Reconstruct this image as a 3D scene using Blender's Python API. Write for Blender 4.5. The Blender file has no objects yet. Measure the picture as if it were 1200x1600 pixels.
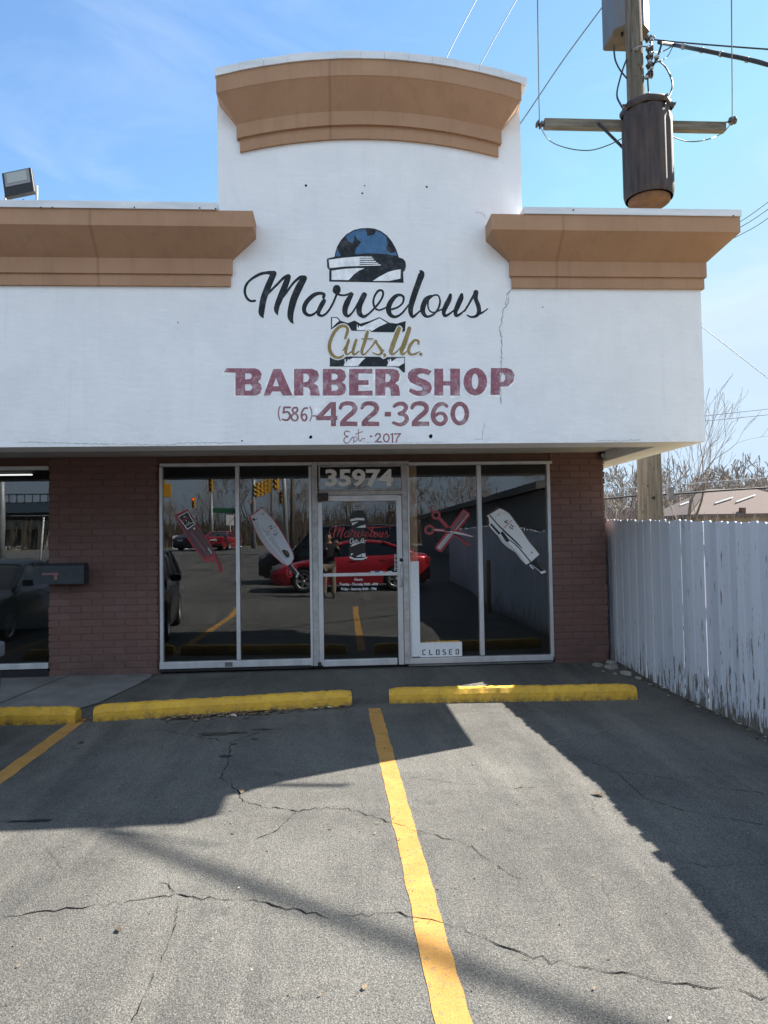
import bpy, bmesh, math, random
from mathutils import Vector, Matrix
from mathutils.geometry import tessellate_polygon
R = math.radians
S = bpy.context.scene
COL = S.collection
rnd = random.Random(7)

# ------------------------------------------------------------------ camera
F_PX = 1130.0
MX = Vector((0.99784297, 0.01409202, 0.06411562))     # world X in camera (right, up, forward)
MY = Vector((-0.06354206, -0.03794873, 0.99725739))
MZ = Vector((-0.01648648, 0.99918032, 0.03697144))
CAM = Vector((0, 0, 1.64))
cam_d = bpy.data.cameras.new('camera'); cam = bpy.data.objects.new('camera', cam_d); COL.objects.link(cam)
cam_d.sensor_fit = 'VERTICAL'; cam_d.sensor_height = 36; cam_d.lens = F_PX / 1600 * 36
cam_d.clip_start = 0.02; cam_d.clip_end = 2000
rot = Matrix(((MX[0], MX[1], -MX[2]), (MY[0], MY[1], -MY[2]), (MZ[0], MZ[1], -MZ[2])))
cam.matrix_world = Matrix.Translation(CAM) @ rot.to_4x4()
S.camera = cam

def at(px, py, Y):
    """point of the plane at depth Y that the survey photo (1200 x 1600) shows at px, py"""
    c = Vector(((px - 600) / F_PX, -(py - 800) / F_PX, 1))
    r = Vector((MX.dot(c), MY.dot(c), MZ.dot(c)))
    return CAM + r * (Y / r.y)

# ------------------------------------------------------------------ light
SUN = Vector((1.025, 0.49, 1.0))
elev = math.atan2(1, math.hypot(SUN.x, SUN.y)); azim = math.atan2(SUN.x, SUN.y)
w = bpy.data.worlds.new('World'); S.world = w; w.use_nodes = True
nt = w.node_tree; N = nt.nodes; bg = N['Background']
sky = N.new('ShaderNodeTexSky'); sky.sky_type = 'NISHITA'; sky.sun_disc = False
sky.sun_elevation = elev; sky.sun_rotation = azim; sky.air_density = 1.0; sky.dust_density = 0.15; sky.ozone_density = 3.0; sky.altitude = 300
tc = N.new('ShaderNodeTexCoord'); mp = N.new('ShaderNodeMapping'); mp.inputs['Scale'].default_value = (1.1, 2.2, 4.5)
mp.inputs['Rotation'].default_value = (0, R(25), R(20))
nz = N.new('ShaderNodeTexNoise'); nz.inputs['Scale'].default_value = 1.6; nz.inputs['Detail'].default_value = 9; nz.inputs['Roughness'].default_value = .62; nz.inputs['Distortion'].default_value = .9
cr = N.new('ShaderNodeValToRGB'); cr.color_ramp.elements[0].position = .5; cr.color_ramp.elements[0].color = (0, 0, 0, 1)
cr.color_ramp.elements[1].position = .86; cr.color_ramp.elements[1].color = (.26, .26, .26, 1)
mx = N.new('ShaderNodeMixRGB'); mx.inputs[2].default_value = (4.2, 4.5, 4.7, 1)
L = nt.links
L.new(tc.outputs['Generated'], mp.inputs['Vector']); L.new(mp.outputs[0], nz.inputs['Vector']); L.new(nz.outputs['Fac'], cr.inputs[0])
cl = N.new('ShaderNodeMixRGB'); cl.blend_type = 'DARKEN'; cl.inputs[0].default_value = 1; cl.inputs[2].default_value = (2.25, 2.85, 3.5, 1)   # keeps the horizon glow from burning out
tn = N.new('ShaderNodeMixRGB'); tn.blend_type = 'MULTIPLY'; tn.inputs[0].default_value = 1; tn.inputs[2].default_value = (.84, .94, .95, 1)   # white balance of the sky
L.new(sky.outputs[0], tn.inputs[1]); L.new(tn.outputs[0], cl.inputs[1]); L.new(cr.outputs[0], mx.inputs[0]); L.new(cl.outputs[0], mx.inputs[1])
# broken cloud added high behind the viewer, unseen, to light the shaded front
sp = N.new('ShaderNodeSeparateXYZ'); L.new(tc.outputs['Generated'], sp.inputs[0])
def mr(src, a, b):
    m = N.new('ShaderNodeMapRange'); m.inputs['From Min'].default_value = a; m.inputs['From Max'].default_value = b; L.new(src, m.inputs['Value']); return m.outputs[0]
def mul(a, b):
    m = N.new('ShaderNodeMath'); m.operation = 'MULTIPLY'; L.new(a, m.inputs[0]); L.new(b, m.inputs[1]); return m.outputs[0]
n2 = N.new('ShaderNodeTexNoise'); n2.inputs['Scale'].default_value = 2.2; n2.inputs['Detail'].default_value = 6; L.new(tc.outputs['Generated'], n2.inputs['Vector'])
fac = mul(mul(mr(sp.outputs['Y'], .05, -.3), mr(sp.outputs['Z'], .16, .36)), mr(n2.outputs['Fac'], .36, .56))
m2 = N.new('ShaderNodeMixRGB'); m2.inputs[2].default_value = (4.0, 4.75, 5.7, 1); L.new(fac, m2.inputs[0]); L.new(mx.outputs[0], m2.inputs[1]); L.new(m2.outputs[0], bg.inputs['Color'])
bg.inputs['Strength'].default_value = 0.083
sd = bpy.data.lights.new('sun', 'SUN'); sd.energy = 5.0; sd.angle = R(0.45); sd.color = (1, .935, .84)
so = bpy.data.objects.new('sun', sd); COL.objects.link(so)
so.rotation_euler = SUN.to_track_quat('Z', 'Y').to_euler()
S.view_settings.view_transform = 'Standard'; S.view_settings.look = 'None'
S.view_settings.exposure = 1.85; S.view_settings.gamma = 1
S.cycles.max_bounces = 10; S.cycles.transparent_max_bounces = 16

# ------------------------------------------------------------------ helpers
class MB:
    def __init__(s): s.v = []; s.f = []; s.sm = []; s.mi = []; s.cur = 0; s.lift = 0
    def add(s, vs, fs, smooth=False):
        o = len(s.v); s.v += [tuple(v) for v in vs]
        for f in fs: s.f.append(tuple(i + o for i in f)); s.sm.append(smooth); s.mi.append(s.cur)
        return s
    def box(s, x0, x1, y0, y1, z0, z1, m=None):
        vs = [(x, y, z) for z in (z0, z1) for y in (y0, y1) for x in (x0, x1)]
        if m is not None: vs = [m @ Vector(v) for v in vs]
        return s.add(vs, [(0, 2, 3, 1), (4, 5, 7, 6), (0, 1, 5, 4), (2, 6, 7, 3), (0, 4, 6, 2), (1, 3, 7, 5)])
    def cbox(s, x0, x1, y0, y1, z0, z1, c=.01, m=None):
        """box with chamfered edges"""
        bm = bmesh.new(); bmesh.ops.create_cube(bm, size=1)
        for v in bm.verts:
            v.co = Vector(((x0 + x1) / 2 + v.co.x * (x1 - x0), (y0 + y1) / 2 + v.co.y * (y1 - y0), (z0 + z1) / 2 + v.co.z * (z1 - z0)))
        bmesh.ops.bevel(bm, geom=bm.edges[:], offset=c, segments=2, profile=.6, affect='EDGES')
        if m is not None: bm.transform(m)
        bm.verts.index_update(); s.add([v.co.copy() for v in bm.verts], [[v.index for v in f.verts] for f in bm.faces]); bm.free(); return s
    def quad(s, a, b, c, d): return s.add([a, b, c, d], [(0, 1, 2, 3)])
    def tube(s, pts, r, n=8, caps=True):
        pts = [Vector(p) for p in pts]; rr = r if isinstance(r, (list, tuple)) else [r] * len(pts)
        vs = []; up = Vector((0, 0, 1)); a = None
        for i, p in enumerate(pts):
            t = (pts[min(i + 1, len(pts) - 1)] - pts[max(i - 1, 0)]).normalized()
            if a is None:
                a = t.cross(up)
                if a.length < 1e-3: a = Vector((1, 0, 0))
                a.normalize()
            else:
                a = a - t * a.dot(t)
                if a.length < 1e-4: a = t.orthogonal()
                a.normalize()
            b = t.cross(a)
            vs += [p + (a * math.cos(2 * math.pi * k / n) + b * math.sin(2 * math.pi * k / n)) * rr[i] for k in range(n)]
        fs = [(i * n + k, i * n + (k + 1) % n, (i + 1) * n + (k + 1) % n, (i + 1) * n + k) for i in range(len(pts) - 1) for k in range(n)]
        s.add(vs, fs, n > 4)
        if caps:
            o = len(s.v) - len(vs)
            s.f += [tuple(o + k for k in reversed(range(n))), tuple(o + len(vs) - n + k for k in range(n))]; s.sm += [False, False]; s.mi += [s.cur] * 2
        return s
    def lathe(s, prof, n=24, m=None, smooth=True):
        """prof: (radius, z) pairs round local z"""
        vs = [Vector((r * math.cos(2 * math.pi * k / n), r * math.sin(2 * math.pi * k / n), z)) for r, z in prof for k in range(n)]
        if m is not None: vs = [m @ v for v in vs]
        return s.add(vs, [(i * n + k, i * n + (k + 1) % n, (i + 1) * n + (k + 1) % n, (i + 1) * n + k) for i in range(len(prof) - 1) for k in range(n)], smooth)
    def poly(s, loops, fn, th=0.0015):
        """flat polygon with holes; fn maps (u, v) to a world point; th = thickness towards the viewer (-Y)"""
        s.lift += 8e-6; th += s.lift
        L3 = [[Vector((u, v, 0)) for u, v in lp] for lp in loops]
        tris = tessellate_polygon(L3); flat = [p for lp in L3 for p in lp]
        fr = [fn(p.x, p.y) for p in flat]; n = len(fr)
        vs = [Vector(p) + Vector((0, -th, 0)) for p in fr] + [Vector(p) for p in fr]
        fs = [tuple(t) for t in tris]
        o = 0
        for lp in loops:
            k = len(lp)
            fs += [(o + i, o + (i + 1) % k, n + o + (i + 1) % k, n + o + i) for i in range(k)]; o += k
        return s.add(vs, fs)
    def stroke(s, pts, fn, th=.0015, k=1.0, grow=0.0, sub=7):
        """brush stroke through (u, v, width)"""
        P = [Vector(p) for p in pts]; q = []; s.lift += 8e-6; th += s.lift
        for i in range(len(P) - 1):
            a, b, c, d = P[max(i - 1, 0)], P[i], P[i + 1], P[min(i + 2, len(P) - 1)]
            for j in range(sub):
                t = j / sub
                q.append(.5 * ((2 * b) + (c - a) * t + (2 * a - 5 * b + 4 * c - d) * t * t + (3 * b - a - 3 * c + d) * t ** 3))
        q.append(P[-1]); le = []; ri = []
        for i, p in enumerate(q):
            t = q[min(i + 1, len(q) - 1)] - q[max(i - 1, 0)]; t = Vector((t.x, t.y)); 
            if t.length < 1e-6: t = Vector((1, 0))
            t.normalize(); nn = Vector((-t.y, t.x)); hw = max(p.z * k / 2 + grow, .5)
            le.append((p.x + nn.x * hw, p.y + nn.y * hw)); ri.append((p.x - nn.x * hw, p.y - nn.y * hw))
        n = len(q); vs = []
        for i, (a, b) in enumerate(zip(le, ri)):
            A = Vector(fn(*a)); B = Vector(fn(*b)); A.y -= th + i * 1e-6; B.y -= th + i * 1e-6; vs += [A, B]
        fs = [(2 * i, 2 * i + 1, 2 * i + 3, 2 * i + 2) for i in range(n - 1)]
        s.add(vs, fs)
        for p, CAPD in ((q[0], .000004), (q[-1], .00000401 + 1.1e-6 * n)):
            hw = max(p.z * k / 2 + grow, .5); c = []
            for j in range(12):
                A = Vector(fn(p.x + hw * math.cos(j * math.pi / 6), p.y + hw * math.sin(j * math.pi / 6))); A.y -= th + CAPD; c.append(A)
            s.add(c, [tuple(range(12))])
        return s
    def build(s, name, mat, parent=None, loc=None):
        me = bpy.data.meshes.new(name); me.from_pydata(s.v, [], s.f)
        for m in (mat if isinstance(mat, (list, tuple)) else [mat]): me.materials.append(m)
        me.polygons.foreach_set('use_smooth', s.sm); me.polygons.foreach_set('material_index', s.mi)
        me.validate()
        bm = bmesh.new(); bm.from_mesh(me); bmesh.ops.recalc_face_normals(bm, faces=bm.faces[:]); bm.to_mesh(me); bm.free()
        me.update()
        o = bpy.data.objects.new(name, me); COL.objects.link(o)
        if parent is not None: o.parent = parent
        if loc is not None: o.location = loc
        return o

def thing(name, label, cat, loc=(0, 0, 0), rz=0, group=None):
    o = bpy.data.objects.new(name, None); COL.objects.link(o); o.empty_display_size = .2
    o.location = loc; o.rotation_euler = (0, 0, rz); return tag(o, label, cat, group)
def tag(o, label, cat, group=None, kind=None):
    o['label'] = label; o['category'] = cat
    if group: o['group'] = group
    if kind: o['kind'] = kind
    return o
def struct(o): o['kind'] = 'structure'; return o
def stuff(o, label, cat): return tag(o, label, cat, kind='stuff')
def note(o, label): o['label'] = label; return o
def dup(o, parent=None):
    c = o.copy(); COL.objects.link(c); c.parent = parent
    for ch in list(o.children): dup(ch, c)
    return c

# ------------------------------------------------------------------ materials
def mat(name, col, rough=.6, metal=0, spec=.4, coat=0, emit=None):
    m = bpy.data.materials.new(name); m.use_nodes = True; b = m.node_tree.nodes['Principled BSDF']
    b.inputs['Base Color'].default_value = (*col, 1); b.inputs['Roughness'].default_value = rough; b.inputs['Metallic'].default_value = metal
    b.inputs['Specular IOR Level'].default_value = spec; b.inputs['Coat Weight'].default_value = coat; b.inputs['Coat Roughness'].default_value = .05
    if emit: b.inputs['Emission Color'].default_value = (*col, 1); b.inputs['Emission Strength'].default_value = emit
    return m
class NT:
    def __init__(s, m): s.t = m.node_tree; s.n = s.t.nodes; s.b = s.n['Principled BSDF']; s.co = s.n.new('ShaderNodeTexCoord')
    def link(s, a, b): s.t.links.new(a, b)
    def noise(s, scale, detail=4, rough=.55, stretch=None, dist=0):
        x = s.n.new('ShaderNodeTexNoise'); x.inputs['Scale'].default_value = scale; x.inputs['Detail'].default_value = detail; x.inputs['Roughness'].default_value = rough; x.inputs['Distortion'].default_value = dist
        s.map(x, stretch); return x.outputs['Fac']
    def map(s, x, stretch=None):
        if stretch:
            m = s.n.new('ShaderNodeMapping'); m.inputs['Scale'].default_value = stretch; s.link(s.co.outputs['Object'], m.inputs[0]); s.link(m.outputs[0], x.inputs['Vector'])
        else: s.link(s.co.outputs['Object'], x.inputs['Vector'])
    def voro(s, scale, feature='F1', stretch=None, rnd_=1):
        x = s.n.new('ShaderNodeTexVoronoi'); x.feature = feature; x.inputs['Scale'].default_value = scale; x.inputs['Randomness'].default_value = rnd_; s.map(x, stretch); return x
    def ramp(s, fac, *st):
        x = s.n.new('ShaderNodeValToRGB'); e = x.color_ramp.elements
        while len(e) < len(st): e.new(.5)
        for q, (p, c) in zip(e, st): q.position = p; q.color = (*c, 1) if isinstance(c, (tuple, list)) else (c, c, c, 1)
        s.link(fac, x.inputs[0]); return x.outputs[0]
    def mix(s, fac, a, b, mode='MIX'):
        x = s.n.new('ShaderNodeMixRGB'); x.blend_type = mode
        for i, q in enumerate((fac, a, b)):
            if isinstance(q, (int, float)): x.inputs[i].default_value = q if i == 0 else (q, q, q, 1)
            elif isinstance(q, (tuple, list)): x.inputs[i].default_value = (*q, 1)
            else: s.link(q, x.inputs[i])
        return x.outputs[0]
    def math(s, op, a, b=0):
        x = s.n.new('ShaderNodeMath'); x.operation = op
        for i, q in enumerate((a, b)):
            if isinstance(q, (int, float)): x.inputs[i].default_value = q
            else: s.link(q, x.inputs[i])
        return x.outputs[0]
    def col(s, c): s.link(c, s.b.inputs['Base Color'])
    def bump(s, h, st=.3, dist=.01):
        x = s.n.new('ShaderNodeBump'); x.inputs['Strength'].default_value = st; x.inputs['Distance'].default_value = dist; s.link(h, x.inputs['Height']); s.link(x.outputs[0], s.b.inputs['Normal'])
def mott(name, c1, c2, scale=8, rough=.7, bump=0, bscale=60, stretch=None, lo=.35, hi=.65, **k):
    m = mat(name, c1, rough, **k); t = NT(m); t.col(t.ramp(t.noise(scale, 6, .6, stretch), (lo, c1), (hi, c2)))
    if bump: t.bump(t.noise(bscale, 5, .6, stretch), bump)
    return m

# white stucco: trowel texture, faint stains and patches
M_STUCCO = mat('stucco', (.8, .8, .8), .85, spec=.2); t = NT(M_STUCCO)
base = t.ramp(t.noise(1.7, 6, .6), (.3, (.76, .765, .78)), (.7, (.84, .84, .84)))
base = t.mix(t.ramp(t.noise(5, 7, .7, (1.6, 1, .25)), (.5, 0), (.78, .2)), base, (.62, .64, .67))
base = t.mix(t.ramp(t.noise(16, 4, .6), (.64, 0), (.76, .16)), base, (.5, .52, .55))
base = t.mix(t.ramp(t.noise(6, 6, .75, (2.2, 1, .12)), (.56, 0), (.8, .22)), base, (.5, .52, .55))
sx = t.n.new('ShaderNodeSeparateXYZ'); t.link(t.co.outputs['Object'], sx.inputs[0])
low = t.math('MULTIPLY', t.ramp(t.math('SUBTRACT', sx.outputs['Z'], 2.5), (.1, 1), (.36, 0)), t.ramp(t.noise(9, 6, .75, (1, 1, 2)), (.45, 0), (.72, .3)))
base = t.mix(low, base, (.45, .45, .45))
base = t.mix(t.ramp(t.noise(3, 3, .5), (.55, 0), (.62, .25)), base, (.86, .87, .88)); t.col(base)
t.bump(t.math('ADD', t.noise(60, 6, .7), t.math('MULTIPLY', t.noise(7, 3, .5, (1, 1, 3)), 1.6)), .32, .007)
M_TAN = mott('tan_stucco', (.36, .205, .12), (.41, .24, .145), 2.5, .85, .3, 90); t = NT(M_TAN)
base = t.ramp(t.noise(2.2, 6, .6), (.3, (.365, .21, .125)), (.7, (.42, .25, .15)))
base = t.mix(t.ramp(t.noise(4, 6, .7, (2.5, 2.5, .18)), (.5, 0), (.78, .5)), base, (.27, .16, .1))
base = t.mix(t.ramp(t.noise(7, 5, .7, (1, 1, .5)), (.6, 0), (.78, .35)), base, (.47, .3, .2))
wv = t.n.new('ShaderNodeTexWave'); wv.inputs['Scale'].default_value = .13; wv.inputs['Distortion'].default_value = .05; wv.bands_direction = 'X'; wv.wave_profile = 'SAW'; t.map(wv)
base = t.mix(t.ramp(wv.outputs['Fac'], (.984, 0), (.99, .4)), base, (.2, .115, .07))
base = t.mix(t.ramp(t.noise(38, 4, .7), (.7, 0), (.73, .55)), base, (.24, .14, .09)); t.col(base)
M_COPE = mott('coping_metal', (.74, .75, .77), (.6, .62, .64), 3, .42, 0, stretch=(.6, 1, 4))
M_SOFFIT = mott('soffit_paint', (.5, .47, .43), (.42, .39, .36), 4, .8, .2, 60)
M_BROWN = mott('brown_trim', (.12, .065, .045), (.09, .05, .036), 6, .75)
M_BRICK = mat('painted_brick', (.13, .07, .065), .72, spec=.3); t = NT(M_BRICK)
gi = t.n.new('ShaderNodeNewGeometry')
base = t.ramp(gi.outputs['Random Per Island'], (0, (.142, .078, .065)), (.5, (.155, .086, .072)), (1, (.167, .094, .08)))
base = t.mix(t.ramp(t.noise(3, 6, .65), (.45, 0), (.75, .4)), base, (.19, .128, .122))
base = t.mix(t.ramp(t.noise(30, 4, .6), (.68, 0), (.74, .5)), base, (.24, .2, .19))
sx = t.n.new('ShaderNodeSeparateXYZ'); t.link(t.co.outputs['Object'], sx.inputs[0])
base = t.mix(t.math('MULTIPLY', t.ramp(sx.outputs['Z'], (.0, .9), (.45, 0)), t.ramp(t.noise(7, 6, .7), (.35, 0), (.7, 1))), base, (.075, .06, .058))
base = t.mix(t.ramp(t.noise(11, 6, .8), (.69, 0), (.71, .8)), base, (.2, .1, .075)); t.col(base)
t.bump(t.noise(70, 5, .7), .35, .006)
M_MORT = mott('painted_mortar', (.14, .077, .065), (.16, .09, .076), 20, .85, .3, 80)
M_ALU = mott('aluminium', (.62, .63, .65), (.5, .51, .53), 7, .4, .05, 40, (1, 1, .3), metal=.35)
M_ALU_D = mott('dull_aluminium', (.5, .5, .5), (.34, .34, .34), 12, .5, .05, 40, metal=.3)
M_DARKMET = mat('dark_metal', (.025, .025, .028), .5, .3)
M_ROOF = mott('roof_felt', (.12, .12, .12), (.18, .18, .18), 3, .9)
def paint(name, c, worn=.25, under=(.78, .79, .8), sc=55):
    m = mat(name, c, .75, spec=.25); t = NT(m)
    a = t.ramp(t.noise(sc * .25, 5, .65), (.35, tuple(x * .82 for x in c)), (.7, tuple(min(1, x * 1.22) for x in c)))
    a = t.mix(t.ramp(t.noise(sc, 5, .75, (1, 1, .7)), (.56, 0), (.75, worn)), a, under); a = t.mix(t.ramp(t.noise(9, 6, .75), (.5, 0), (.72, worn * .75)), a, under); t.col(a); t.bump(t.noise(60, 6, .7), .25, .006); return m
P_BLACK = paint('black_sign_paint', (.018, .022, .028), .1)
P_RED = paint('faded_maroon_paint', (.29, .115, .15), .62)
P_RED2 = paint('faded_red_paint', (.27, .115, .135), .6)
P_GOLD = paint('gold_paint', (.29, .21, .075), .18)
P_BLUE = paint('blue_paint', (.06, .145, .27), .1)
P_WHITE = paint('white_sign_paint', (.85, .86, .88), .1, (.7, .72, .75))
V_RED = mat('red_vinyl', (.4, .035, .045), .35); V_WHITE = mat('white_vinyl', (.72, .73, .75), .4); V_GREY = mat('grey_vinyl', (.4, .42, .46), .4)
V_BLACK = mat('black_vinyl', (.012, .012, .014), .35); V_PLUM = mat('plum_vinyl', (.11, .05, .06), .4); V_SILVER = mat('silver_vinyl', (.5, .53, .58), .35)
V_BLUE = mat('blue_vinyl', (.05, .12, .45), .4); V_ORANGE = mat('orange_vinyl', (.6, .16, .03), .4); V_MAUVE = mat('pale_plum_vinyl', (.19, .1, .11), .35)
V_BROWN = mat('brown_vinyl', (.1, .055, .025), .4)
# window glass: reflects a little, lets the dim inside through
def glass_mat(name, refl, tint):
    m = bpy.data.materials.new(name); m.use_nodes = True; n = m.node_tree.nodes; n.clear(); l = m.node_tree.links
    o = n.new('ShaderNodeOutputMaterial'); mi = n.new('ShaderNodeMixShader'); tr = n.new('ShaderNodeBsdfTransparent'); gl = n.new('ShaderNodeBsdfGlossy')
    tr.inputs[0].default_value = (*tint, 1); gl.inputs['Roughness'].default_value = 0; gl.inputs[0].default_value = (.95, .98, 1, 1)
    lw = n.new('ShaderNodeFresnel'); lw.inputs[0].default_value = 1.5
    ma = n.new('ShaderNodeMath'); ma.operation = 'MULTIPLY_ADD'; ma.inputs[1].default_value = 1.0; ma.inputs[2].default_value = refl
    nz = n.new('ShaderNodeTexNoise'); nz.inputs['Scale'].default_value = 1.3; nz.inputs['Detail'].default_value = 1; bp = n.new('ShaderNodeBump'); bp.inputs['Strength'].default_value = .02; bp.inputs['Distance'].default_value = .03
    tc = n.new('ShaderNodeTexCoord'); l.new(tc.outputs['Object'], nz.inputs['Vector']); l.new(nz.outputs['Fac'], bp.inputs['Height']); l.new(bp.outputs[0], gl.inputs['Normal'])
    l.new(lw.outputs[0], ma.inputs[0]); l.new(ma.outputs[0], mi.inputs[0]); l.new(tr.outputs[0], mi.inputs[1]); l.new(gl.outputs[0], mi.inputs[2]); l.new(mi.outputs[0], o.inputs[0])
    return m
M_GLASS = glass_mat('shop_glass', .068, (.94, .96, .955))
M_CARGLASS = mat('car_glass', (.006, .008, .01), .03, spec=.7)
# ------------------------------------------------------------------ ground
ZL = -.15
ZP = [(30, -.12), (9.75, -.075), (9.45, -.08), (9.1, -.095), (8.3, -.14), (7.8, ZL), (2, ZL), (-1, .1), (-8, .25), (-36, .95), (-45, 1.05), (-400, 1.6)]
def zg(y):
    if y >= ZP[0][0]: return ZP[0][1]
    for (a, za), (b, zb) in zip(ZP, ZP[1:]):
        if a >= y >= b: return za + (zb - za) * (a - y) / (a - b)
    return ZP[-1][1]
def sheet(name, x0, x1, ys, m, dz=0, nx=1, zf=zg):
    b = MB(); xs = [x0 + (x1 - x0) * i / nx for i in range(nx + 1)]
    vs = [(x, y, zf(y) + dz) for y in ys for x in xs]; k = nx + 1
    b.add(vs, [(j * k + i, j * k + i + 1, (j + 1) * k + i + 1, (j + 1) * k + i) for j in range(len(ys) - 1) for i in range(nx)], False)
    o = b.build(name, m)
    for p in o.data.polygons:
        if p.normal.z < 0: p.flip()
    return o
M_GRASS = mott('winter_grass', (.13, .105, .055), (.2, .165, .09), .8, .95, .5, 30)
M_ASPH = mat('worn_asphalt', (.1, .1, .1), .9, spec=.2); t = NT(M_ASPH)
grain = t.noise(105, 4, .75); stones = t.voro(135); fine = t.noise(190, 2, .6)
base = t.ramp(t.noise(.5, 6, .65, dist=.5), (.3, (.056, .055, .052)), (.5, (.096, .094, .087)), (.72, (.138, .135, .123)))
base = t.mix(t.ramp(t.noise(1.0, 6, .65, (2.2, .22, 1)), (.46, 0), (.66, .6)), base, (.056, .056, .055))
base = t.mix(t.ramp(t.noise(.8, 5, .65, (2.6, .3, 1), .3), (.52, 0), (.72, .65)), base, (.155, .148, .13))
base = t.mix(t.ramp(t.noise(4.5, 6, .75), (.5, 0), (.75, .45)), base, (.14, .134, .119))
base = t.mix(.85, base, t.ramp(grain, (.3, .3), (.48, .92), (.66, 1.75)), 'MULTIPLY')
base = t.mix(.7, base, t.ramp(fine, (.3, .5), (.5, 1), (.7, 1.5)), 'MULTIPLY')
base = t.mix(t.ramp(stones.outputs['Distance'], (.12, .8), (.36, 0)), base, t.ramp(stones.outputs['Color'], (.25, (.02, .02, .02)), (.6, (.12, .117, .11)), (.88, (.36, .345, .31))))
base = t.mix(t.ramp(t.noise(2.3, 7, .75), (.6, 0), (.7, .55)), base, (.035, .035, .036))
cd = t.voro(.75, 'DISTANCE_TO_EDGE'); dn = t.n.new('ShaderNodeTexNoise'); dn.inputs['Scale'].default_value = 2.2; dn.inputs['Detail'].default_value = 7; t.map(dn)
vm = t.n.new('ShaderNodeMixRGB'); vm.inputs[0].default_value = .35; t.link(t.co.outputs['Object'], vm.inputs[1]); t.link(dn.outputs['Color'], vm.inputs[2]); t.link(vm.outputs[0], cd.inputs['Vector'])
crk = t.math('MULTIPLY', t.ramp(cd.outputs['Distance'], (0, 1), (.006, 0)), t.ramp(t.noise(.9, 3, .5), (.56, 0), (.64, .45)))
base = t.mix(crk, base, (.03, .03, .03)); t.col(base)
t.bump(t.math('ADD', t.math('ADD', grain, t.math('MULTIPLY', stones.outputs['Distance'], .8)), t.math('MULTIPLY', crk, -2)), .5, .008)
M_ROAD = mott('road_asphalt', (.085, .085, .085), (.12, .12, .118), .5, .9)
M_CONC = mott('pavement_concrete', (.13, .13, .127), (.2, .197, .19), 2.5, .9, .4, 70)
M_YLINE = mat('yellow_line_paint', (.6, .35, .06), .8, spec=.2); t = NT(M_YLINE)
a = t.ramp(t.noise(6, 5, .6), (.3, (.36, .19, .05)), (.7, (.47, .255, .075)))
a = t.mix(.5, a, t.ramp(t.noise(95, 4, .75), (.3, .55), (.5, 1), (.7, 1.3)), 'MULTIPLY')
a = t.mix(t.ramp(t.noise(26, 6, .75), (.56, 0), (.65, .85)), a, (.12, .112, .1)); t.col(a); t.bump(t.noise(110, 5, .75), .6, .008)
M_YSTOP = mat('yellow_kerb_paint', (.56, .33, .025), .7, spec=.3); t = NT(M_YSTOP)
a = t.ramp(t.noise(4, 5, .65), (.3, (.5, .285, .032)), (.7, (.66, .39, .042)))
a = t.mix(t.ramp(t.noise(14, 6, .7), (.6, 0), (.7, .55)), a, (.22, .14, .04))
a = t.mix(t.ramp(t.noise(38, 5, .7), (.6, 0), (.63, .9)), a, (.2, .19, .17))
a = t.mix(t.ramp(t.noise(7, 6, .75, (.5, 1.5, 2)), (.6, 0), (.68, .7)), a, (.07, .06, .045))
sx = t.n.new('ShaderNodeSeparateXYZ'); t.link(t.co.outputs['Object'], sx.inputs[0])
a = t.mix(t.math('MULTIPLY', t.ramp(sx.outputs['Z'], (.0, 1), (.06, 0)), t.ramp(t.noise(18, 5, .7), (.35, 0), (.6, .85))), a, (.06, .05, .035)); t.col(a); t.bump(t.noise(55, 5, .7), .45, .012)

g = sheet('ground', -300, 300, [300, 60, 30, 9.8, 7.9, 2, -1, -8, -36, -45, -120, -400], M_GRASS, -.05, 6, lambda y: zg(y) if y < 7.9 else -.14)
struct(g)
ys = [9.75, 9.45, 9.1, 8.3, 7.9, 7.8, 6, 4, 2, 1, 0, -1, -4, -8, -15, -22, -28]
struct(sheet('parking_lot', -45, 4.0, ys, M_ASPH, 0, 6))
struct(sheet('parking_lot_annex', 4.0, 6.6, [-6, -8, -15, -28], M_ASPH, 0, 1))
struct(sheet('road', -300, 300, [-28.5, -36, -45, -47], M_ROAD, .0, 6))
# concrete slab in front of the neighbouring shop
b = MB()
for ya, yb, xa_, xb_ in ((9.74, 9.45, -2.45, -2.4), (9.45, 9.1, -2.4, -2.46), (9.1, 8.3, -2.46, -2.68), (8.3, 8.08, -2.68, -2.8)):
    b.add([(-9, ya, zg(ya) + .012), (xa_, ya, zg(ya) + .012), (xb_, yb, zg(yb) + .012), (-9, yb, zg(yb) + .012)], [(0, 1, 2, 3)])
struct(b.build('pavement', M_CONC))
b = MB()
for (x, y, x2, y2) in ((-3.5, 9.66, -3.85, 8.1), (-5.3, 9.6, -5.3, 8.1)):
    v = Vector((x2 - x, y2 - y, 0)).normalized().orthogonal(); v = Vector((-(y2 - y), x2 - x)).normalized() * .006
    n_ = 8
    for i in range(n_):
        a0, a1 = i / n_, (i + 1) / n_; P0 = (x + (x2 - x) * a0, y + (y2 - y) * a0); P1 = (x + (x2 - x) * a1, y + (y2 - y) * a1)
        b.add([(P0[0] + v.x, P0[1] + v.y, zg(P0[1]) + .016), (P0[0] - v.x, P0[1] - v.y, zg(P0[1]) + .016), (P1[0] - v.x, P1[1] - v.y, zg(P1[1]) + .016), (P1[0] + v.x, P1[1] + v.y, zg(P1[1]) + .016)], [(0, 1, 2, 3)])
M_CRACK = mat('crack_dirt', (.012, .012, .012), 1, spec=0)
struct(b.build('pavement_joints', M_CRACK))
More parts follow.
